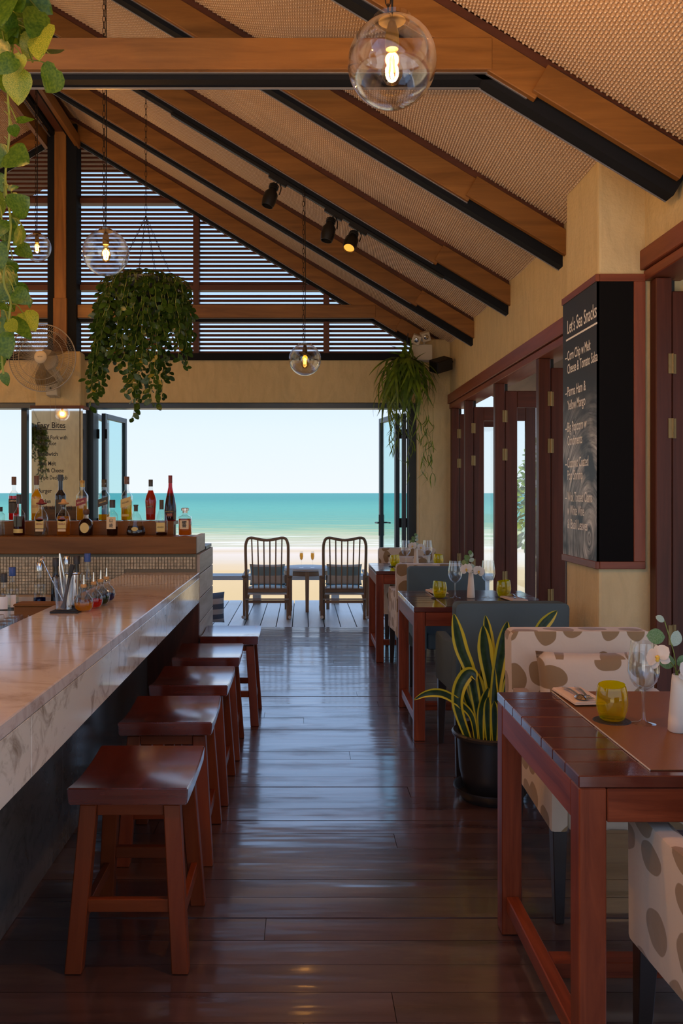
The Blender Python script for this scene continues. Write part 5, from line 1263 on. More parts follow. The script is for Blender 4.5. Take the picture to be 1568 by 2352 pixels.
def join_leaves(cands, proto, name, mat, par):
    co = np.array([v.co[:] for v in proto.vertices], dtype=np.float32); fs = np.array([list(p.vertices) for p in proto.polygons]); V = []; F = []
    for i, (p, dr, nr, ln) in enumerate(cands):
        Mx = np.array(orient(p, p + dr, nr, ln)); V.append(co @ Mx[:3, :3].T.astype(np.float32) + Mx[:3, 3].astype(np.float32)); F.append(fs + i * len(co))
    m_ = MB(); m_.v = np.concatenate(V).tolist(); m_.f = np.concatenate(F).tolist(); o = m_.build(name, mat, par, smooth=True); o['kind'] = 'stuff'; return o
join_leaves(cand[295:], HM[1], 'foliage', M['hoya'], hk)
mb = MB(); mb.lathe([(0.001, -0.10), (0.12, -0.09), (0.21, 0.0), (0.25, 0.13), (0.24, 0.13), (0.001, 0.11)], 24); mb.build('basket', M['pot'], hk, smooth=True)
tz = rb(bc.x) - bc.z
mb = MB(); chain_pts(mb, 0, 0, 0.62, tz, pitch=0.04)
mb.build('chain', M['chain'], hk)
for k in range(4):
    a = 2*PI*k/4 + 0.5; mb = MB(); A = Vector((0.23 * math.cos(a), 0.23 * math.sin(a), 0.13)); B = Vector((0, 0, 0.62)); n = 14
    for i in range(n):
        c0 = A.lerp(B, i / n); c1 = A.lerp(B, (i + 1) / n); md = (c0 + c1) / 2; dv = (c1 - c0) * 0.62; sv = Vector((-math.sin(a), math.cos(a), 0)) * 0.007 if i % 2 else Vector((math.cos(a), math.sin(a), 0)) * 0.007
        mb.tube([md + dv * math.sin(2*PI*q/8) + sv * math.cos(2*PI*q/8) for q in range(8)], 0.0016, 4, closed=True)
    mb.build('chain', M['chain'], hk)
# ---- staghorn fern in the far corner
def strap_mesh(name, ln, w, bend, fork, seed, up=0.3, mat=None):
    """strap leaf starting at origin going +X, arching and hanging down"""
    r = random.Random(seed); n = 12; mb = MB(); vs = []; fs = []; uv = []
    p = Vector((0, 0, 0)); an = up; st_ = ln / n; pts = [p.copy()]; dirs = [Vector((math.cos(an), 0, math.sin(an)))]
    for i in range(n):
        p = p + Vector((math.cos(an), 0, math.sin(an))) * st_; an -= bend / n * (1.6 - i / n); an = max(an, -1.5); pts.append(p.copy()); dirs.append(Vector((math.cos(an), 0, math.sin(an))))
    def strip(pts, wd, side):
        b = len(vs)
        for i, q in enumerate(pts):
            for s in (-1, 0, 1): vs.append((q[0], q[1] + s * wd[i] / 2, q[2] - 0.15 * wd[i] * abs(s))); uv.append((0.5 + 0.5 * s, i / len(pts)))
            if i:
                for j in range(2): a = b + 3 * (i - 1) + j; fs.append((a, a + 1, a + 4, a + 3))
    sp_ = int(n * 0.55) if fork else n
    wd = [w * (0.35 + 0.65 * math.sin(min(1, i / n * 1.6) * PI / 2)) * (1 if fork else (1 - (i / n) ** 3) + 0.03) for i in range(sp_ + 1)]
    strip([q[:] for q in pts[:sp_ + 1]], wd, 0)
    if fork:
        for s in (-1, 1):
            q = []; m_ = n - sp_ + 1
            for i in range(m_):
                t = i / (m_ - 1); b = pts[sp_ + i]; q.append((b.x, b.y + s * (w * 0.22 + t * w * 1.5), b.z + 0.02 * t * s))
            strip(q, [w * 0.5 * (1 - t ** 2 * 0.95) + 0.001 for t in [i / (m_ - 1) for i in range(m_)]], s)
    mb.add(vs, fs); mb.uv = uv; me = mb.mesh(name, smooth=True)
    if mat: me.materials.append(mat)
    return me
R4 = random.Random(21)
fc_ = P(934, 842, 8.36)
sf = thing('staghorn_fern', 'staghorn fern with long hanging strap fronds mounted in the corner by the speaker', 'plant', fc_)
FM = [strap_mesh('frond', 0.46, 0.060, 1.6, True, 1, 0.5, M['fern']), strap_mesh('frond', 0.60, 0.052, 1.9, True, 2, 0.2, M['fern']), strap_mesh('frond', 0.50, 0.036, 2.4, False, 3, 0.1, M['fern']),
      strap_mesh('frond', 0.36, 0.055, 1.3, True, 4, 0.9, M['fern']), strap_mesh('frond', 0.70, 0.032, 2.2, False, 5, 0.0, M['fern']), strap_mesh('frond', 0.30, 0.085, 0.9, True, 6, 1.0, M['fern'])]
def frond(k, az, scale, off=(0, 0, 0), tilt=0.0):
    o = link('frond', FM[k], None, sf, off); o.rotation_euler = (R4.uniform(-0.3, 0.3), tilt, az); o.scale = (scale,) * 3
for k in range(86):
    az = -PI/2 + R4.uniform(-1.75, 1.75); kk = R4.choice((0, 0, 1, 1, 2, 2, 4)); s = R4.uniform(0.65, 1.15)
    frond(kk, az, s, (R4.uniform(-0.09, 0.07), R4.uniform(-0.05, 0.02), R4.uniform(-0.12, 0.10)), R4.uniform(-0.1, 0.55))
for k in range(26):
    az = -PI/2 + R4.uniform(-1.7, 0.6); frond(R4.choice((0, 1)), az, R4.uniform(0.6, 0.9), (R4.uniform(-0.16, -0.02), R4.uniform(-0.05, 0), R4.uniform(-0.25, 0.0)), R4.uniform(0.2, 0.7))
for k in range(6): frond(5, -PI/2 + R4.uniform(-1.2, 0.8), R4.uniform(0.5, 0.8), (R4.uniform(-0.02, 0.07), 0.0, R4.uniform(0.02, 0.13)), R4.uniform(-0.6, -0.1))
lo = MB()
for k in range(13):       # thin trailing stems with single leaves
    x0 = R4.uniform(-0.2, 0.26); zb = -R4.uniform(0.75, 1.18) if k < 9 else -R4.uniform(0.5, 0.8); pts = [Vector((x0 * 0.4, 0, -0.1))]
    for i in range(1, 7): pts.append(Vector((x0 + R4.uniform(-0.03, 0.03), R4.uniform(-0.06, 0.02), -0.1 + (zb + 0.1) * i / 6)))
    lo.tube(bez(pts, 3), 0.0018, 4)
    for i in range(3, 7):
        for _ in range(2):
            o = link('frond', FM[2], None, sf, pts[i]); o.scale = (R4.uniform(0.25, 0.42),) * 3; o.rotation_euler = (R4.uniform(-0.6, 0.6), R4.uniform(0.5, 1.2), R4.uniform(0, 2*PI))
lo.build('stems', M['vine'], sf)['kind'] = 'stuff'
mb = MB(); mb.lathe([(0.001, -0.14), (0.07, -0.12), (0.10, 0.0), (0.08, 0.10), (0.001, 0.13)], 16, (0.0, 0.06, -0.02)); mb.build('root_ball', M['soil'], sf, smooth=True)
mb = MB(); mb.tube([(0, 0.06, 0.1), (0.03, 0.15, 0.36)], 0.004, 5); mb.build('hanger', M['blackmetal'], sf)
# ---- snake plant
sc_ = Vector((0.872, 3.92, 0.001))
sn = thing('snake_plant', 'variegated snake plant in a glossy black pot with saucer beside the blue armchair', 'plant', sc_)
mb = MB(); mb.lathe([(0.001, 0.0), (0.135, 0.0), (0.155, 0.03), (0.165, 0.055), (0.172, 0.058), (0.172, 0.05), (0.150, 0.018), (0.001, 0.016)], 36); mb.build('saucer', M['pot'], sn, smooth=True)
mb = MB(); mb.lathe([(0.001, 0.017), (0.105, 0.017), (0.125, 0.05), (0.145, 0.14), (0.152, 0.24), (0.155, 0.285), (0.176, 0.292), (0.180, 0.305), (0.172, 0.312), (0.150, 0.306), (0.142, 0.27), (0.001, 0.27)], 40); mb.build('pot', M['pot'], sn, smooth=True)
mb = MB(); mb.lathe([(0.001, 0.274), (0.141, 0.272)], 24); mb.build('soil', M['soil'], sn)
R6 = random.Random(3)
SN = [([(1041.5,1409),(1050,1450),(1060,1492),(1084,1560),(1108,1690)], .056, 0.0), ([(1114,1413),(1119,1445),(1125,1500),(1128,1600),(1128,1690)], .044, .06), ([(1109,1436),(1112,1470),(1116,1510),(1130,1590),(1138,1690)], .06, -.03),
      ([(1165,1427),(1159,1460),(1150,1510),(1138,1590),(1133,1690)], .058, -.04), ([(1092,1562),(1086,1547),(1070,1552),(1053,1585),(1052,1630),(1072,1690)], .055, -.06), ([(950,1608),(972,1596),(997,1591),(1024,1596),(1058,1618),(1084,1648),(1094,1697)], .034, -.05),
      ([(1279,1403),(1262,1420),(1240,1448),(1200,1530),(1155,1690)], .05, .05), ([(1276,1443),(1262,1470),(1220,1560),(1160,1690)], .036, .03), ([(1122,1579),(1113,1605),(1104,1645),(1106,1697)], .036, -.09), ([(1121,1600),(1119,1640),(1122,1700)], .032, -.10),
      ([(1090,1540),(1096,1575),(1104,1620),(1110,1690)], .060, .02), ([(1171,1505),(1160,1550),(1148,1620),(1144,1690)], .055, 0.0), ([(1168,1480),(1160,1520),(1150,1600),(1146,1690)], .035, .07), ([(1060,1520),(1066,1580),(1085,1640),(1098,1690)], .03, .05),
      ([(1174,1540),(1168,1570),(1158,1630),(1150,1690)], .045, -.05), ([(1135,1610),(1136,1650),(1136,1695)], .035, -.10), ([(1105,1530),(1110,1600),(1115,1690)], .03, .08)]
for pts, w, dy in SN:
    pts = pts[::-1]; W3 = [P(x, y, 3.92 + dy * (0.6 + 0.4 * i / len(pts))) - sc_ for i, (x, y) in enumerate(pts)]
    b0 = W3[0]; rr = math.hypot(b0.x, b0.y)
    if rr > 0.11: b0.x *= 0.11 / rr; b0.y *= 0.11 / rr
    b0.z = 0.265
    cur = bez(W3, 6); n = len(cur); vs = []; fs = []; uv = []
    for i, p in enumerate(cur):
        t = i / (n - 1); tg = (cur[min(i+1, n-1)] - cur[max(i-1, 0)]).normalized(); sd = tg.cross(Vector((0.15 * math.sin(w * 900), -1, 0.1))).normalized(); nn = sd.cross(tg)
        wd = w * (0.45 + 0.55 * math.sin(min(1, t * 1.7) * PI / 2)) * (1 - max(0, (t - 0.55) / 0.45) ** 2.2) + 0.001
        for s in (-1, -0.5, 0, 0.5, 1): vs.append(p + sd * (s * wd * 0.58) - nn * (0.18 * wd * (1 - s * s))); uv.append((0.5 + s / 2, t))
        if i:
            for j in range(4): a = 5 * (i - 1) + j; fs.append((a, a + 1, a + 6, a + 5))
    mb = MB(); mb.add(vs, fs); mb.uv = uv; mb.build('leaf', M['snake'], sn, smooth=True)
# ---- shrub seen through the side doors
sh = thing('garden_shrub', 'leafy green shrub outside, seen through the glazed side doors', 'shrub', (4.15, 14.0, -0.72))
mb = MB(); mb.tube([(0, 0, 0), (0.05, 0, 0.7), (0, 0, 1.6)], [0.06, 0.05, 0.03], 8); mb.build('trunk', M['cap_brown'], sh)
R7 = random.Random(4); cs_ = []
for k in range(900):
    v = Vector((R7.gauss(0, 1), R7.gauss(0, 1), R7.gauss(0, 1))).normalized() * R7.uniform(0.6, 1) ; p = Vector((v.x * 0.62, v.y * 0.62, 1.95 + v.z * 1.15))
    cs_.append((p, v + Vector((0, 0, R7.uniform(-1, 0.4))), v + Vector((0, -.4, .6)), R7.uniform(0.10, 0.17)))
join_leaves(cs_, HM[2], 'foliage', M['fern'], sh)
# ================================================================== BOTTLES
LQ = {n: liquid('liquid_' + n, c, dn) for n, c, dn in (('red', (0.85, 0.02, 0.03), 0.55), ('yellow', (0.97, 0.64, 0.02), 0.42), ('amber', (0.80, 0.30, 0.03), 0.5), ('orange', (0.75, 0.10, 0.02), 0.5), ('gold', (0.95, 0.60, 0.04), 0.42),
      ('brown', (0.16, 0.05, 0.02), 0.6), ('wine', (0.25, 0.01, 0.03), 0.6), ('clear', (0.9, 0.92, 0.9), 0.05), ('juice', (0.80, 0.48, 0.08), 0.85), ('green', (0.01, 0.16, 0.06), 0.6), ('blue', (0.01, 0.05, 0.30), 0.6))}
def bent_text(body, w, h, R_, z, par, mat, slant=0.0):
    me = text_mesh(body, w, h, center=True, thick=0.012); n = len(me.vertices)
    if n == 0: return
    co = np.empty(n * 3, dtype=np.float32); me.vertices.foreach_get('co', co); co = co.reshape(-1, 3)
    a = co[:, 0] / R_; zz = z + co[:, 1] + co[:, 0] * slant
    me.vertices.foreach_set('co', np.stack([R_ * np.sin(a), -R_ * np.cos(a), zz], 1).astype(np.float32).ravel()); me.update(); me.materials.append(mat)
    link('lettering', me, None, par)
def flat_text(body, w, h, y, z, par, mat, slant=0.0):
    me = text_mesh(body, w, h, center=True, thick=0.012); me.materials.append(mat)
    o = link('lettering', me, None, par, (0, y, z)); o.rotation_euler = (PI/2, -slant, 0)
def bottle(name, px, py, d, z, prof, label, liq=None, level=0.6, capm='cap_black', caph=0.03, capr=None, glass='bottle', sq=0.0, sy=1.0, lab=None, cap_prof=None, group='bottles on the back bar shelf', seg=28, x=None):
    """prof: (r, z) outline from base to lip"""
    X = (px - VX) * d / FPX if x is None else x
    t = thing(name, label, 'bottle', (X, d, z), 0, group)
    full = [(0.0008, 0.004)] + prof
    mb = MB(); mb.lathe(full, seg, sq=sq, sy=sy); mb.build('glass', M[glass], t, smooth=True)
    H = prof[-1][1]
    if liq:
        zl = H * level; ip = []
        for (r, q) in prof:
            if q < zl: ip.append((max(0.001, r * 0.93 - 0.0004), max(q, 0.007)))
        for (r0, q0), (r1, q1) in zip(prof[:-1], prof[1:]):
            if q0 < zl <= q1: ip.append(((r0 + (r1 - r0) * (zl - q0) / (q1 - q0)) * 0.93 - 0.0004, zl))
        ip = [(0.0008, ip[0][1])] + ip + [(0.0008, zl)]
        mb = MB(); mb.lathe(ip, seg, sq=sq, sy=sy); mb.build('liquid', LQ[liq], t, smooth=True)
    rl_ = capr or prof[-1][0] * 1.12
    if cap_prof: mb = MB(); mb.lathe([(0.0008, H - 0.006)] + [(r, H + q) for r, q in cap_prof] + [(0.0008, H + cap_prof[-1][1])], 18)
    else: mb = MB(); mb.lathe([(0.0008, H - caph * 0.55), (rl_, H - caph * 0.55), (rl_, H + caph * 0.42), (rl_ * 0.93, H + caph * 0.45), (0.0008, H + caph * 0.45)], 18)
    mb.build('cap', M[capm], t, smooth=True)
    if lab:
        for (kind, z0, z1, ang, m_, *tx) in lab:
            R_ = max(r for r, q in prof) + 0.0007
            lm = MB(); n = 12; vs = []; fs = []
            slant = tx[2] if len(tx) > 2 else 0.0
            if kind == 'flat':
                y = -R_ * sy - 0.0006; w = ang
                vs = [(-w/2, y, z0 - w/2*slant), (w/2, y, z0 + w/2*slant), (w/2, y, z1 + w/2*slant), (-w/2, y, z1 - w/2*slant)]; fs = [(0, 1, 2, 3)]
            elif kind == 'oval':
                y = -R_ * sy - 0.0006; zc = (z0 + z1) / 2; vs = [(ang/2 * math.cos(2*PI*k/20), y, zc + (z1 - z0)/2 * math.sin(2*PI*k/20)) for k in range(20)]; fs = [tuple(range(20))]
            else:
                for k in range(n + 1):
                    a = -ang/2 + ang*k/n; vs += [(R_*math.sin(a), -R_*math.cos(a), z0 + a*R_*slant), (R_*math.sin(a), -R_*math.cos(a), z1 + a*R_*slant)]
                    if k: fs.append((2*k-2, 2*k, 2*k+1, 2*k-1))
            lm.add(vs, fs); lo_ = lm.build('label', M[m_], t)
            if tx:
                body, col = tx[0], tx[1]; hh = (z1 - z0); tw_ = tx[3] if len(tx) > 3 else None; th_ = tx[4] if len(tx) > 4 else hh * 0.42
                if kind == 'wrap': bent_text(body, tw_ or R_ * ang * 0.86, th_, R_ + 0.0005, (z0 + z1)/2 - th_/2, lo_, M[col], slant)
                else: flat_text(body, tw_ or ang * 0.8, th_, -R_ * sy - 0.0012, (z0 + z1)/2 - th_/2, lo_, M[col], slant)
    return t
def prof_round(r, body, sh, neck, H, foot=0.004):
    """r body radius, body height of straight part, sh shoulder top, neck radius, total H"""
    p = [(r * 0.86, 0.0), (r, foot + 0.004), (r, body)]
    for k in range(1, 6):
        t = k / 6; p.append((neck + (r - neck) * (math.cos(t * PI) * 0.5 + 0.5), body + (sh - body) * t))
    p += [(neck, sh), (neck, H - 0.012), (neck * 1.2, H - 0.011), (neck * 1.2, H)]; return p
ZU, DU, ZL, DL = 1.2365, 5.51, 1.1485, 5.30
U = lambda *a, **k: bottle('liquor_bottle', a[0], 0, DU, ZU, *a[1:], **k)
D_ = lambda *a, **k: bottle('liquor_bottle', a[0], 0, DL, ZL, *a[1:], **k)
U(32, prof_round(.034, .165, .205, .0115, .265), 'slim clear bottle of bright red aperitif with grey-brown label on the top shelf', liq='red', level=.62, capm='cap_brown', caph=.055, lab=[('wrap', .05, .135, 1.9, 'darklabel'), ('wrap', .118, .145, 1.9, 'ink', 'CAMPARI', 'paper')])
U(84, prof_round(.035, .155, .205, .0125, .268), 'bottle of golden yellow aperitif with red lettering on the top shelf', liq='yellow', level=.78, capm='cap_brown', caph=.06, lab=[('wrap', .05, .145, 1.8, 'gold', 'LILLET', 'cap_red', 0, .05, .017)])
U(139, prof_round(.034, .165, .205, .0135, .285), 'tall black wine bottle with dark label on the top shelf', glass='bottle_dark', capm='cap_black', caph=.04, lab=[('wrap', .05, .14, 1.9, 'darklabel')])
lp = dict(capm='cap_gold', caph=.045, sq=.35)
U(189, prof_round(.034, .160, .205, .0125, .245), 'square bottle of golden whisky with slanted red label on the top shelf', liq='gold', level=.60, lab=[('flat', .105, .145, .066, 'redlabel', 'RED LABEL', 'paper', .33, .05, .010)], **lp)
U(239, prof_round(.034, .160, .205, .0125, .248), 'square whisky bottle, nearly empty, with slanted dark green label on the top shelf', liq='gold', level=.17, lab=[('flat', .100, .150, .066, 'darklabel', 'GREEN LABEL', 'gold', .33, .05, .009)], capm='darklabel', caph=.05, sq=.35)
U(291, prof_round(.034, .160, .205, .0125, .268), 'square bottle of golden whisky with slanted gold label on the top shelf', liq='yellow', level=.52, lab=[('flat', .095, .150, .066, 'gold', 'GOLD LABEL', 'darklabel', .33, .05, .010), ('flat', .03, .045, .045, 'gold')], capm='cap_brown', caph=.05, sq=.35)
U(346, [(.028, 0), (.031, .01), (.038, .13), (.037, .14), (.030, .165), (.019, .19), (.0135, .21), (.0125, .25)], 'broad-shouldered cognac bottle glowing orange red on the top shelf', liq='orange', level=.80, capm='cap_black', caph=.045, lab=[('wrap', .045, .10, 1.2, 'redlabel'), ('wrap', .085, .10, 1.1, 'ink', 'MARTELL', 'gold')])
U(391, [(.036, 0), (.038, .01), (.039, .07), (.037, .10), (.030, .145), (.020, .185), (.013, .22), (.0115, .275)], 'slender red champagne-shaped cognac bottle at the end of the top shelf', glass='bottle_red', liq='wine', level=.6, capm='cap_red', caph=.05, lab=[('wrap', .055, .068, 1.8, 'ink', 'MARTELL', 'gold'), ('wrap', .03, .05, 1.0, 'redlabel', 'VSOP', 'gold')])
D_(0, prof_round(.030, .13, .155, .012, .17), 'frosted clear bottle at the shadowed end of the lower shelf', glass='bottle', liq='clear', capm='cap_black')
D_(44, prof_round(.036, .13, .185, .0125, .235), 'dark red liqueur bottle with cream band on the lower shelf', liq='wine', level=.52, capm='cap_black', caph=.06, lab=[('wrap', .02, .045, 1.9, 'gold'), ('wrap', .06, .125, 1.5, 'bottle_dark')])
hat = [(.030, 0), (.034, .004), (.031, .010), (.018, .011), (.014, .024), (.006, .034)]
tq = [(.036, 0), (.040, .006), (.0405, .10), (.039, .118), (.028, .145), (.015, .165), (.013, .185), (.016, .19), (.016, .20)]
for px, c, hm, lq, nm in ((95, 'clear', 'cap_red', .25, 'red'), (146, 'gold', 'cork', .62, 'orange-brown')):
    D_(px, tq, 'tequila bottle wearing a small %s sombrero cap on the lower shelf' % nm, liq=c, level=lq, capm=hm, cap_prof=hat, sq=.12, lab=[('flat', .048, .105, .052, 'gold', 'SIERRA', 'redlabel', 0, .044, .012), ('flat', .03, .044, .05, 'paper'), ('oval', .092, .112, .05, 'redlabel')])
D_(198, [(.038, 0), (.042, .006), (.044, .055), (.042, .075), (.030, .098), (.015, .11), (.013, .135)], 'squat brown tequila decanter with round gold label on the lower shelf', liq='brown', level=.8, capm='cap_brown', cap_prof=[(.014, 0), (.019, .006), (.02, .026), (.012, .034)], sq=.25, lab=[('oval', .02, .085, .056, 'gold')])
D_(258, prof_round(.035, .125, .165, .0135, .205), 'whisky bottle with cream label and black calligraphy on the lower shelf', liq='brown', level=.28, capm='cap_black', caph=.05, lab=[('flat', .045, .12, .058, 'paper'), ('flat', .085, .112, .001, 'paper', '山', 'ink', 0, .020, .020), ('flat', .052, .08, .001, 'paper', '崎', 'ink', 0, .022, .022)])
D_(312, [(.045, 0), (.058, .006), (.063, .022), (.060, .042), (.045, .075), (.035, .11), (.028, .13), (.014, .15), (.011, .175)], 'wide bell-shaped clear cognac decanter on the lower shelf', liq='brown', level=.36, capm='darklabel', cap_prof=[(.0125, -.02), (.0125, .012), (.015, .013), (.015, .022)], sy=.62, lab=[('oval', .032, .058, .042, 'gold')])
D_(371, [(.032, 0), (.036, .006), (.038, .05), (.037, .09), (.030, .125), (.019, .155), (.0125, .175), (.012, .20)], 'clear teardrop cognac bottle with gold label on the lower shelf', liq='brown', level=.10, capm='darklabel', caph=.06, lab=[('flat', .028, .085, .052, 'gold', 'HENNESSY', 'darklabel', 0, .042, .009)])
D_(425, prof_round(.040, .118, .135, .0155, .150), 'faceted square decanter of amber whisky with glass stopper at the shelf end', liq='amber', level=.72, capm='steel_bright', cap_prof=[(.015, -.005), (.016, .008), (.024, .010), (.024, .024), (.020, .027)], sq=.28, lab=[('flat', .045, .10, .055, 'paper'), ('flat', .055, .095, .001, 'paper', '響', 'ink', 0, .030, .032)])
# bottles standing inside the bar (seen over the counter)
bs = thing('speed_rail', 'dark steel shelf inside the bar holding spare bottles', 'shelf', (0, 0, 0))
mb = MB(); mb.box(-2.45, -1.30, 4.60, 5.08, 0.70, 0.722); mb.build('shelf_board', M['steel_bright'], bs)
mb = MB(); mb.box(-2.45, -1.30, 4.60, 4.64, 0.0, 0.70); mb.box(-2.45, -1.30, 5.04, 5.08, 0, 0.70); mb.build('support', M['blackmetal'], bs)
for px, d, H, liq, lv_, capm, lab_, gl in ((9, 4.70, .235, 'clear', .3, 'cap_black', 'clear bottle with white label inside the bar, beside the blue-capped bottle', 'bottle'), (28, 4.78, .262, 'clear', .4, 'cap_blue', 'clear bottle with blue cap and white label inside the bar', 'bottle'),
                              (91, 4.95, .275, 'blue', .30, 'steel_bright', 'clear bottle with a little blue liqueur inside the bar', 'bottle'), (128, 4.98, .30, 'brown', .4, 'cap_black', 'dark-capped bottle inside the bar behind the mixing glass', 'bottle_dark'),
                              (153, 5.0, .31, 'clear', .3, 'steel_bright', 'silver-capped clear bottle inside the bar behind the steel cup', 'bottle'), (176, 5.0, .31, 'brown', .5, 'cap_black', 'black-necked bottle inside the bar behind the bitters', 'bottle_dark'), (201, 5.0, .325, 'clear', .5, 'cap_blue', 'blue-topped tall bottle inside the bar behind the bitters', 'bottle')):
    bottle('liquor_bottle', px, 0, d, 0.723, prof_round(.036 if px < 100 else .028, H*.55, H*.75, .014, H - .01), lab_, liq=liq, level=lv_, capm=capm, caph=.05, glass=gl, group='bottles inside the bar', lab=[('wrap', .05, .12, 1.8, 'chalk')] if px < 60 else None)
# ---- bitters bottles, mixing glass and tools on the counter
ZC = 0.9305
def bitters(px, py, col, nm):
    d = FPX * (CAMH - ZC) / (py - VY); x = (px - VX) * d / FPX
    pr = [(.022, 0), (.026, .003), (.036, .016), (.0395, .034), (.036, .052), (.024, .068), (.0145, .078), (.013, .092), (.019, .095), (.0195, .101), (.015, .104)]
    t = bottle('bitters_bottle', 0, 0, d, ZC, pr, 'round cut-glass bitters bottle filled with %s liquid on the bar' % nm, liq=col, level=.36, capm='cork', cap_prof=[(.012, -.004), (.0125, .006), (.010, .009)], group='bitters bottles in a row', x=x)
    mb = MB(); mb.tube([(0, 0, .108), (0.0005, 0, .135), (0.001, 0, .152)], [.0045, .003, .0022], 8); mb.build('dasher_spout', M['steel_bright'], t, smooth=True)
    g = MB()
    for k in range(26):
        for s in (-1, 1):
            pts = []
            for i in range(7):
                q = i / 6; z = .040 + .030 * q; r = (.0385, .037, .034, .031, .0275, .0255, .0235)[i] + .0002; a = 2*PI*k/26 + s * q * 0.45; pts.append((r*math.cos(a), r*math.sin(a), z))
            g.tube(pts, .0009, 3, cap=False)
    g.build('cut_pattern', M['bottle'], t)
for a in ((192, 1405, 'juice', 'yellow'), (214.5, 1397, 'red', 'red'), (231, 1389.5, 'green', 'green'), (244.5, 1382, 'blue', 'blue')): bitters(*a)
d = 3.455; gx = -0.985
mt = thing('bar_mat', 'small black rubber mat under the mixing glass on the bar', 'mat', (gx + 0.012, d + 0.05, ZC)); mb = MB(); mb.box(-.058, .058, -.095, .095, 0, .008); mb.build('mat_body', M['rubber'], mt, bevel=.002)
mb = MB()
for k in range(9): mb.box(-.05, .05, -.086 + k*.02, -.078 + k*.02, .0082, .0098)
mb.build('mat_ribs', M['rubber'], mt)
ZM = ZC + .0105
mg = thing('mixing_glass', 'tall clear mixing glass holding bar tools on the bar', 'glass', (gx, d, ZM))
mb = MB(); mb.lathe([(.0008, .006), (.028, .006), (.0385, .131), (.0405, .133), (.0425, .131), (.031, .002), (.0008, .001)], 32); mb.build('glass_wall', M['wineglass'], mg, smooth=True)
def tool(nm, lab, pts, r, mat, extra=None):
    t = thing(nm, lab, 'bar tool', (gx, d, ZM + .007)); mb = MB(); mb.tube(bez(pts, 4), r, 8); mb.build('shaft', mat, t, smooth=True)
    if extra: extra(t)
    return t
def fork_head(t):
    mb = MB(); mb.tube([(-.098, 0, .197), (-.083, 0, .206)], [.006, .007], 8); mb.build('head', M['steel_bright'], t, smooth=True)
    g = MB(); g.tube([(-.014 - .075*q/40 + .0032*math.cos(q*0.9), .0032*math.sin(q*0.9), .045 + .15*q/40) for q in range(41)], .0016, 5); g.build('twist', M['steel_bright'], t, smooth=True)
tool('bar_spoon', 'twisted steel bar spoon leaning in the mixing glass', [(.010, 0, .0), (-.014, 0, .045), (-.06, 0, .135), (-.09, 0, .20)], .0022, M['steel_bright'], fork_head)
tool('tongs', 'slim steel tongs standing in the mixing glass', [(.0, .012, .0), (-.018, .01, .13), (-.021, .01, .222)], .003, M['steel_bright'], lambda t: MB().tube([(.012, .012, .0), (.0, .012, .11), (-.021, .011, .222)], .003, 6).build('second_arm', M['steel_bright'], t, smooth=True))
tool('muddler', 'black muddler leaning in the mixing glass', [(.0, -.008, .0), (.004, -.008, .02), (.02, -.008, .10), (.037, -.006, .178)], [.013, .013, .012, .011, .0085, .0075, .007, .007, .0068, .0072, .0095, .0105, .010], M['rubber'])
t = thing('steel_cup', 'polished steel shaker cup behind the mixing glass', 'shaker', (-.972, 3.555, ZM)); mb = MB(); mb.lathe([(.0008, .002), (.030, .002), (.034, .135), (.036, .137), (.034, .139), (.032, .135), (.028, .006), (.0008, .006)], 28); mb.build('cup_wall', M['steel_bright'], t, smooth=True)
R8 = random.Random(2)
gl_i = 0
for r in range(4):
    for c in range(5):
        x = -1.18 - c * 0.085 - r * 0.01; y = 3.50 + r * 0.095
        o = thing('upturned_glass', 'clear glass turned upside down in the rack inside the bar', 'glass', (x, y, .7805), 0, 'upturned glasses inside the bar'); mb = MB()
        if gl_i == 0:
            mb.lathe([(.036, 0), (.038, .002), (.031, .085), (.029, .09), (.0008, .09)], 18); GM = mb.mesh('glass_wall', smooth=True); GM.materials.append(M['wineglass']); gl_i = 1
        link('glass_wall', GM, None, o)
t = thing('wooden_box', 'small orange-brown wooden box inside the bar behind the upturned glasses', 'box', (-1.28, 4.15, .7805)); mb = MB(); mb.box(-.13, .13, -.06, .06, 0, .085); mb.build('box_body', M['shelf'], t, bevel=.004)
mb = MB(); mb.box(-.133, .133, -.063, .063, .0855, .097); mb.build('lid', M['shelf'], t, bevel=.003)
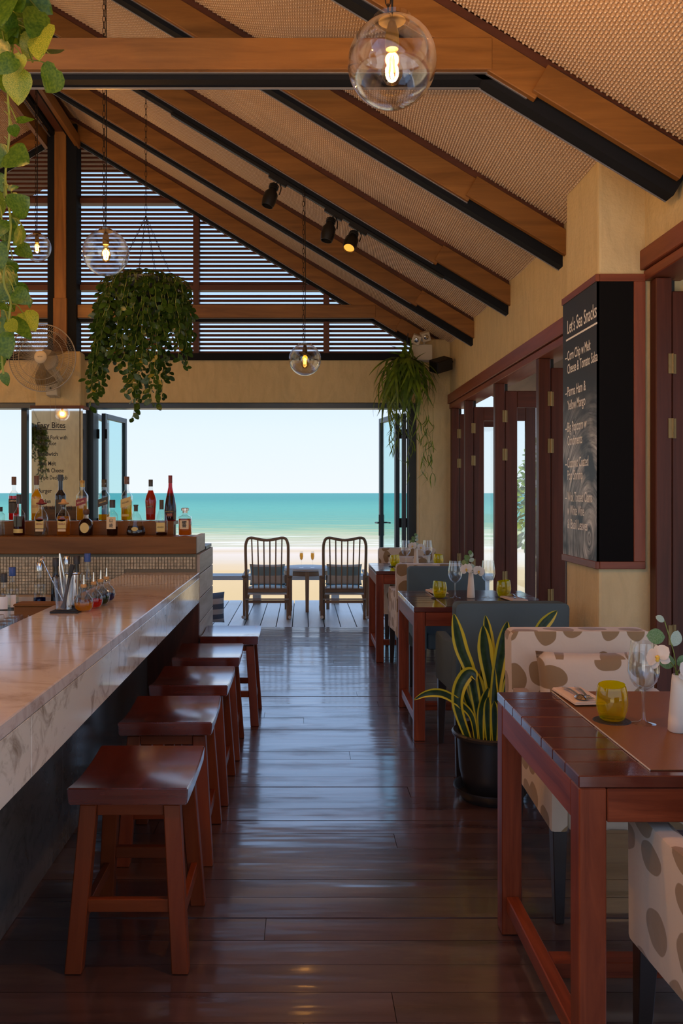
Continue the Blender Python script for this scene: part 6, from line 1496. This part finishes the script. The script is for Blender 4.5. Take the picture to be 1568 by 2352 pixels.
# ================================================================== TABLE SETTINGS
TZ = 0.7665
def wineglass(x, y, lab, z=TZ):
    t = thing('wine_glass', lab, 'glass', (x, y, z), 0, 'stemmed wine glasses')
    if 'wg' not in LM:
        mb = MB(); mb.lathe([(.0008, .0005), (.034, .0005), (.036, .002), (.030, .0045), (.012, .008), (.0055, .016), (.0042, .05), (.0042, .085), (.007, .098), (.024, .108), (.036, .125), (.0425, .150), (.041, .180), (.036, .215), (.0345, .233), (.0335, .233), (.035, .215), (.040, .180), (.0413, .150), (.035, .127), (.020, .111), (.0008, .106)], 36)
        LM['wg'] = mb.mesh('bowl_and_stem', smooth=True); LM['wg'].materials.append(M['wineglass'])
    link('bowl_and_stem', LM['wg'], None, t)
def tumbler(x, y, lab, z=TZ):
    t = thing('coaster', 'dark round woven coaster under the ' + lab.replace('yellow glass ', ''), 'coaster', (x, y, z), 0, 'dark coasters')
    mb = MB(); mb.lathe([(.0008, .004)] + [(.004 + k*.005, .004 + .0012*(k % 2)) for k in range(10)] + [(.053, .003), (.053, 0), (.0008, 0)], 28); mb.build('coaster_disc', M['coaster'], t, smooth=True)
    t = thing('tumbler', lab, 'glass', (x, y, z + .0056), RND.uniform(0, 6), 'yellow glass tumblers')
    if 'tm' not in LM:
        mb = MB(); pr = [(.0008, .001), (.028, .001), (.034, .006), (.042, .03), (.0445, .052), (.042, .08), (.0375, .10), (.036, .1005), (.040, .08), (.0422, .052), (.040, .031), (.031, .011), (.0008, .010)]
        mb.lathe(pr, 36)
        mb.v = [(a, b, c + (0.13 * a * max(0, (c - .07) / .03))) for a, b, c in mb.v]
        LM['tm'] = mb.mesh('glass_wall', smooth=True); LM['tm'].materials.append(M['yellowglass'])
    link('glass_wall', LM['tm'], None, t)
def vase(x, y, where, scale=1.0, tilt=0.0):
    t = thing('bud_vase', 'slim ivory bud vase on ' + where, 'vase', (x, y, TZ), 0, 'ivory bud vases')
    mb = MB(); mb.lathe([(.0008, .0005), (.022, .0005), (.0245, .004), (.0235, .03), (.018, .10), (.0145, .145), (.0135, .155), (.0115, .155), (.0125, .14), (.0008, .12)], 28); mb.build('vase_body', M['vase'], t, smooth=True)
    f = thing('orchid_spray', 'white orchid blossoms and eucalyptus leaves in the vase on ' + where, 'flowers', (x, y, TZ + .13), tilt, 'orchid sprays')
    return f
def petal_mesh(ln, w):
    me = leaf_mesh('petal', 'oval', int(ln * 1000), w); co = np.empty(len(me.vertices)*3, dtype=np.float32); me.vertices.foreach_get('co', co); me.vertices.foreach_set('co', co * ln); me.update(); me.materials.append(M['petal']); return me
PB, PS = petal_mesh(.040, 1.15), petal_mesh(.036, .70)
def blossom(par, c, axis, roll):
    """axis: direction the flower faces"""
    Q = Vector(axis).to_track_quat('Z', 'Y').to_matrix().to_4x4(); Bm = Matrix.Translation(c) @ Q @ Matrix.Rotation(roll, 4, 'Z')
    mb = MB(); mb.lathe([(.0008, .014), (.004, .012), (.006, .006), (.004, 0), (.0008, -.004)], 10); mb.tube([(0, -.004, .006), (0, -.010, .012), (0, -.014, .010)], [.004, .005, .002], 6)
    b = mb.build('blossom', M['lip'], par, smooth=True); b.matrix_local = Bm
    for ang, me, tz in ((0, PS, -.0), (125, PS, -.001), (-125, PS, -.001), (68, PB, .003), (-68, PB, .003)):
        o = link('petal', me, None, b); o.matrix_local = Matrix.Translation((0, 0, tz)) @ Matrix.Rotation(math.radians(ang), 4, 'Z') @ Matrix.Rotation(math.radians(6), 4, 'X')
EL = leaf_mesh('leaf', 'oval', 77, 0.9); EL.materials.append(M['euca']); EP = leaf_mesh('leaf', 'oval', 78, 0.75); EP.materials.append(M['euca_pale'])
def spray(f, blooms, sprig, sc=1.0):
    mb = MB()
    for c, axd, roll in blooms: mb.tube(bez([(0, 0, -.03), (0, 0, .03), (c[0]*.6, c[1]*.6, c[2]*.7 + .02), c], 4), .0016, 5)
    mb.tube(bez(sprig['stem'], 4), .0014, 5); mb.build('stem', M['vine'], f, smooth=True)
    for b in blooms: blossom(f, *b)
    for (b, tp, ln, pale) in sprig['leaves']:
        o = link('leaf', EP if pale else EL, None, f); o.matrix_local = orient(Vector(b), Vector(b) + Vector(tp), Vector((0.2, -1, 0.3)), ln)
std_b = [((-.040, -.062, .052), (-.3, -1, .1), 0.2), ((.034, -.064, .040), (.15, -1, .05), -.3), ((-.005, .03, .05), (.2, 1, .2), .5)]
std_s = {'stem': [(0, .005, -.02), (-.005, .01, .04), (-.012, .012, .09), (-.004, .01, .135)], 'leaves': [((-.012, .012, .085), (-1, 0, .15), .045, 0), ((-.01, .012, .10), (-.5, 0, .8), .042, 0), ((-.008, .012, .095), (.8, 0, .5), .035, 1), ((-.004, .01, .12), (.5, 0, .9), .036, 1), ((-.004, .01, .07), (1, 0, -.3), .035, 1), ((-.004, .01, .135), (.1, 0, 1), .03, 0)]}
def flatware(x, y, rz, where, side):
    t = thing('napkin', 'folded beige linen napkin on ' + where, 'napkin', (x, y, TZ + .0045), rz, 'linen napkins')
    mb = MB(); mb.box(-.05, .05, -.10, .10, 0, .005); mb.build('napkin_fold', M['napkin'], t, bevel=.002)
    mb = MB(); mb.prism([(-.05, .0052), (.048, .0052), (.046, .010), (-.046, .0095)], -.098, .098); mb.build('napkin_fold', M['napkin'], t, bevel=.001, fixn=True)
    for i, nm in enumerate(('spoon', 'fork')):
        c = thing(nm, 'steel %s lying on the napkin of %s' % (nm, where), nm, (x, y, TZ + .0152), rz + (-.12 if i else .02), 'steel cutlery')
        ox = -.018 + i * .03
        mb = MB(); n = 9; vs = []; fs = []
        for k in range(n + 1):
            q = k / n; w = .004 + .0025 * (1 - q) ** 2; vs += [(ox - w, .075 - .115*q, .004 + .004*math.sin(q*3)), (ox + w, .075 - .115*q, .004 + .004*math.sin(q*3)), (ox + w, .075 - .115*q, .006 + .004*math.sin(q*3)), (ox - w, .075 - .115*q, .006 + .004*math.sin(q*3))]
            if k:
                a = 4*k - 4
                for j in range(4): fs.append((a + j, a + (j+1) % 4, a + 4 + (j+1) % 4, a + 4 + j))
        mb.add(vs, fs); mb.build('handle', M['steel_bright'], c, smooth=True)
        if nm == 'spoon':
            mb = MB(); vs = []; fs = []; m_ = 14
            for k in range(5):
                r = k / 4
                for j in range(m_): a = 2*PI*j/m_; vs.append((ox + .019*r*math.cos(a), -.064 + .030*r*math.sin(a), .014 - .010*(r*r)))
                if k:
                    for j in range(m_): fs.append(((k-1)*m_+j, (k-1)*m_+(j+1) % m_, k*m_+(j+1) % m_, k*m_+j))
            mb.add(vs, fs); mb.build('bowl', M['steel_bright'], c, smooth=True)
        else:
            mb = MB(); mb.box(ox - .011, ox + .011, -.062, -.040, .005, .0072); mb.build('fork_root', M['steel_bright'], c, bevel=.001)
            for j in range(4):
                xx = ox - .0095 + j*.0063; mb = MB(); mb.beam((xx, -.0625, .006), (xx, -.098, .010), .003, .002); mb.build('tine', M['steel_bright'], c)
W1, W2, W3 = 'the leather-runner table', 'the blue-chair table', 'the corner-column table'
# runners
def runner(x0, x1, y0, y1, mat, lab):
    t = thing('table_runner', lab, 'table mat', (0, 0, TZ), 0); mb = MB(); mb.box(x0, x1, y0, y1, 0.0004, .0030); mb.build('runner_sheet', mat, t, bevel=.0006)
    mb = MB(); mb.box(x0 - .0022, x0 - .0002, y0, y1, 0.0004, .0034); mb.build('edge_binding', M['leather_edge'], t)
    mb = MB(); mb.box(x1 + .0002, x1 + .0022, y0, y1, .0004, .0034); mb.build('edge_binding', M['leather_edge'], t)
runner(.815, 1.275, 1.975, 2.755, M['leather'], 'tan brown leather runner across the table by the chalkboard pillar')
runner(.815, 1.265, 4.81, 5.61, M['runner_dark'], 'dark glossy runner across the table between the blue chairs')
runner(.79, 1.24, 7.03, 7.83, M['runner_dark'], 'dark glossy runner across the table beside the corner column')
TZ += .0032
flatware(.868, 2.655, .06, W1, 0)
tumbler(.880, 2.40, 'yellow glass tumbler on ' + W1); wineglass(.958, 2.37, 'stemmed wine glass on ' + W1)
f = vase(1.018, 2.29, W1)
# the near spray: profile orchid on the left, sprig rising behind
spray(f, [((-.058, -.02, .075), (-.85, -.45, .25), 0.5), ((.02, -.03, .035), (.25, -.9, .1), -.4)],
      {'stem': [(0, .01, -.02), (.0, .012, .06), (-.015, .012, .12), (-.03, .012, .17)], 'leaves': [((-.028, .012, .125), (-1, 0, .1), .048, 0), ((-.03, .012, .168), (-.7, 0, .5), .026, 1), ((-.005, .012, .10), (.4, 0, 1), .045, 1), ((.0, .012, .055), (-1, 0, .15), .045, 0), ((.004, .012, .05), (1, 0, .4), .04, 0)]})
wineglass(1.15, 2.30, 'stemmed wine glass standing on the far side of the vase on ' + W1); tumbler(1.235, 2.25, 'yellow glass tumbler standing beyond the vase on ' + W1); flatware(1.205, 2.06, PI + .1, W1 + ', near edge', 1)
flatware(.865, 5.46, .12, W2, 0); flatware(1.275, 5.10, PI + .15, W2 + ', near the side doors', 1)
tumbler(.842, 5.20, 'yellow glass tumbler on ' + W2 + ', the aisle side'); tumbler(1.247, 5.24, 'yellow glass tumbler on ' + W2 + ', the door side')
wineglass(.937, 5.20, 'stemmed wine glass on ' + W2 + ', the aisle side'); wineglass(1.146, 5.22, 'stemmed wine glass on ' + W2 + ', the door side')
spray(vase(1.035, 5.20, W2), std_b, std_s)
flatware(.84, 7.68, .12, W3, 0)
tumbler(.805, 7.43, 'yellow glass tumbler on ' + W3 + ', the aisle side'); tumbler(1.198, 7.47, 'yellow glass tumbler on ' + W3 + ', the door side')
wineglass(.906, 7.44, 'stemmed wine glass on ' + W3 + ', the aisle side'); wineglass(1.10, 7.46, 'stemmed wine glass on ' + W3 + ', the door side')
spray(vase(.995, 7.44, W3), std_b, std_s)
# champagne flutes on the deck table
for px, nm in ((692, 'towards the bar-end rocking chair'), (717.5, 'towards the glass-door rocking chair')):
    t = thing('champagne_flute', 'filled champagne flute on the deck table ' + nm, 'glass', ((px - VX) * 10.45 / FPX, 10.45, .4905), 0, 'champagne flutes')
    mb = MB(); mb.lathe([(.0008, .0005), (.028, .0005), (.029, .002), (.006, .008), (.0035, .02), (.0035, .075), (.006, .085), (.018, .105), (.023, .14), (.0215, .20), (.0205, .20), (.022, .14), (.017, .107), (.0008, .09)], 24); mb.build('flute_glass', M['wineglass'], t, smooth=True)
    mb = MB(); mb.lathe([(.0008, .092), (.016, .108), (.0212, .14), (.0205, .178), (.0008, .178)], 20); mb.build('wine', LQ['gold'], t, smooth=True)
# plants along the rear wall (they show in the mirror)
copy_tree(hk, (-5.3, 0.8, 2.55), 0.6, 'second basket of trailing foliage, hanging in the rear of the room')
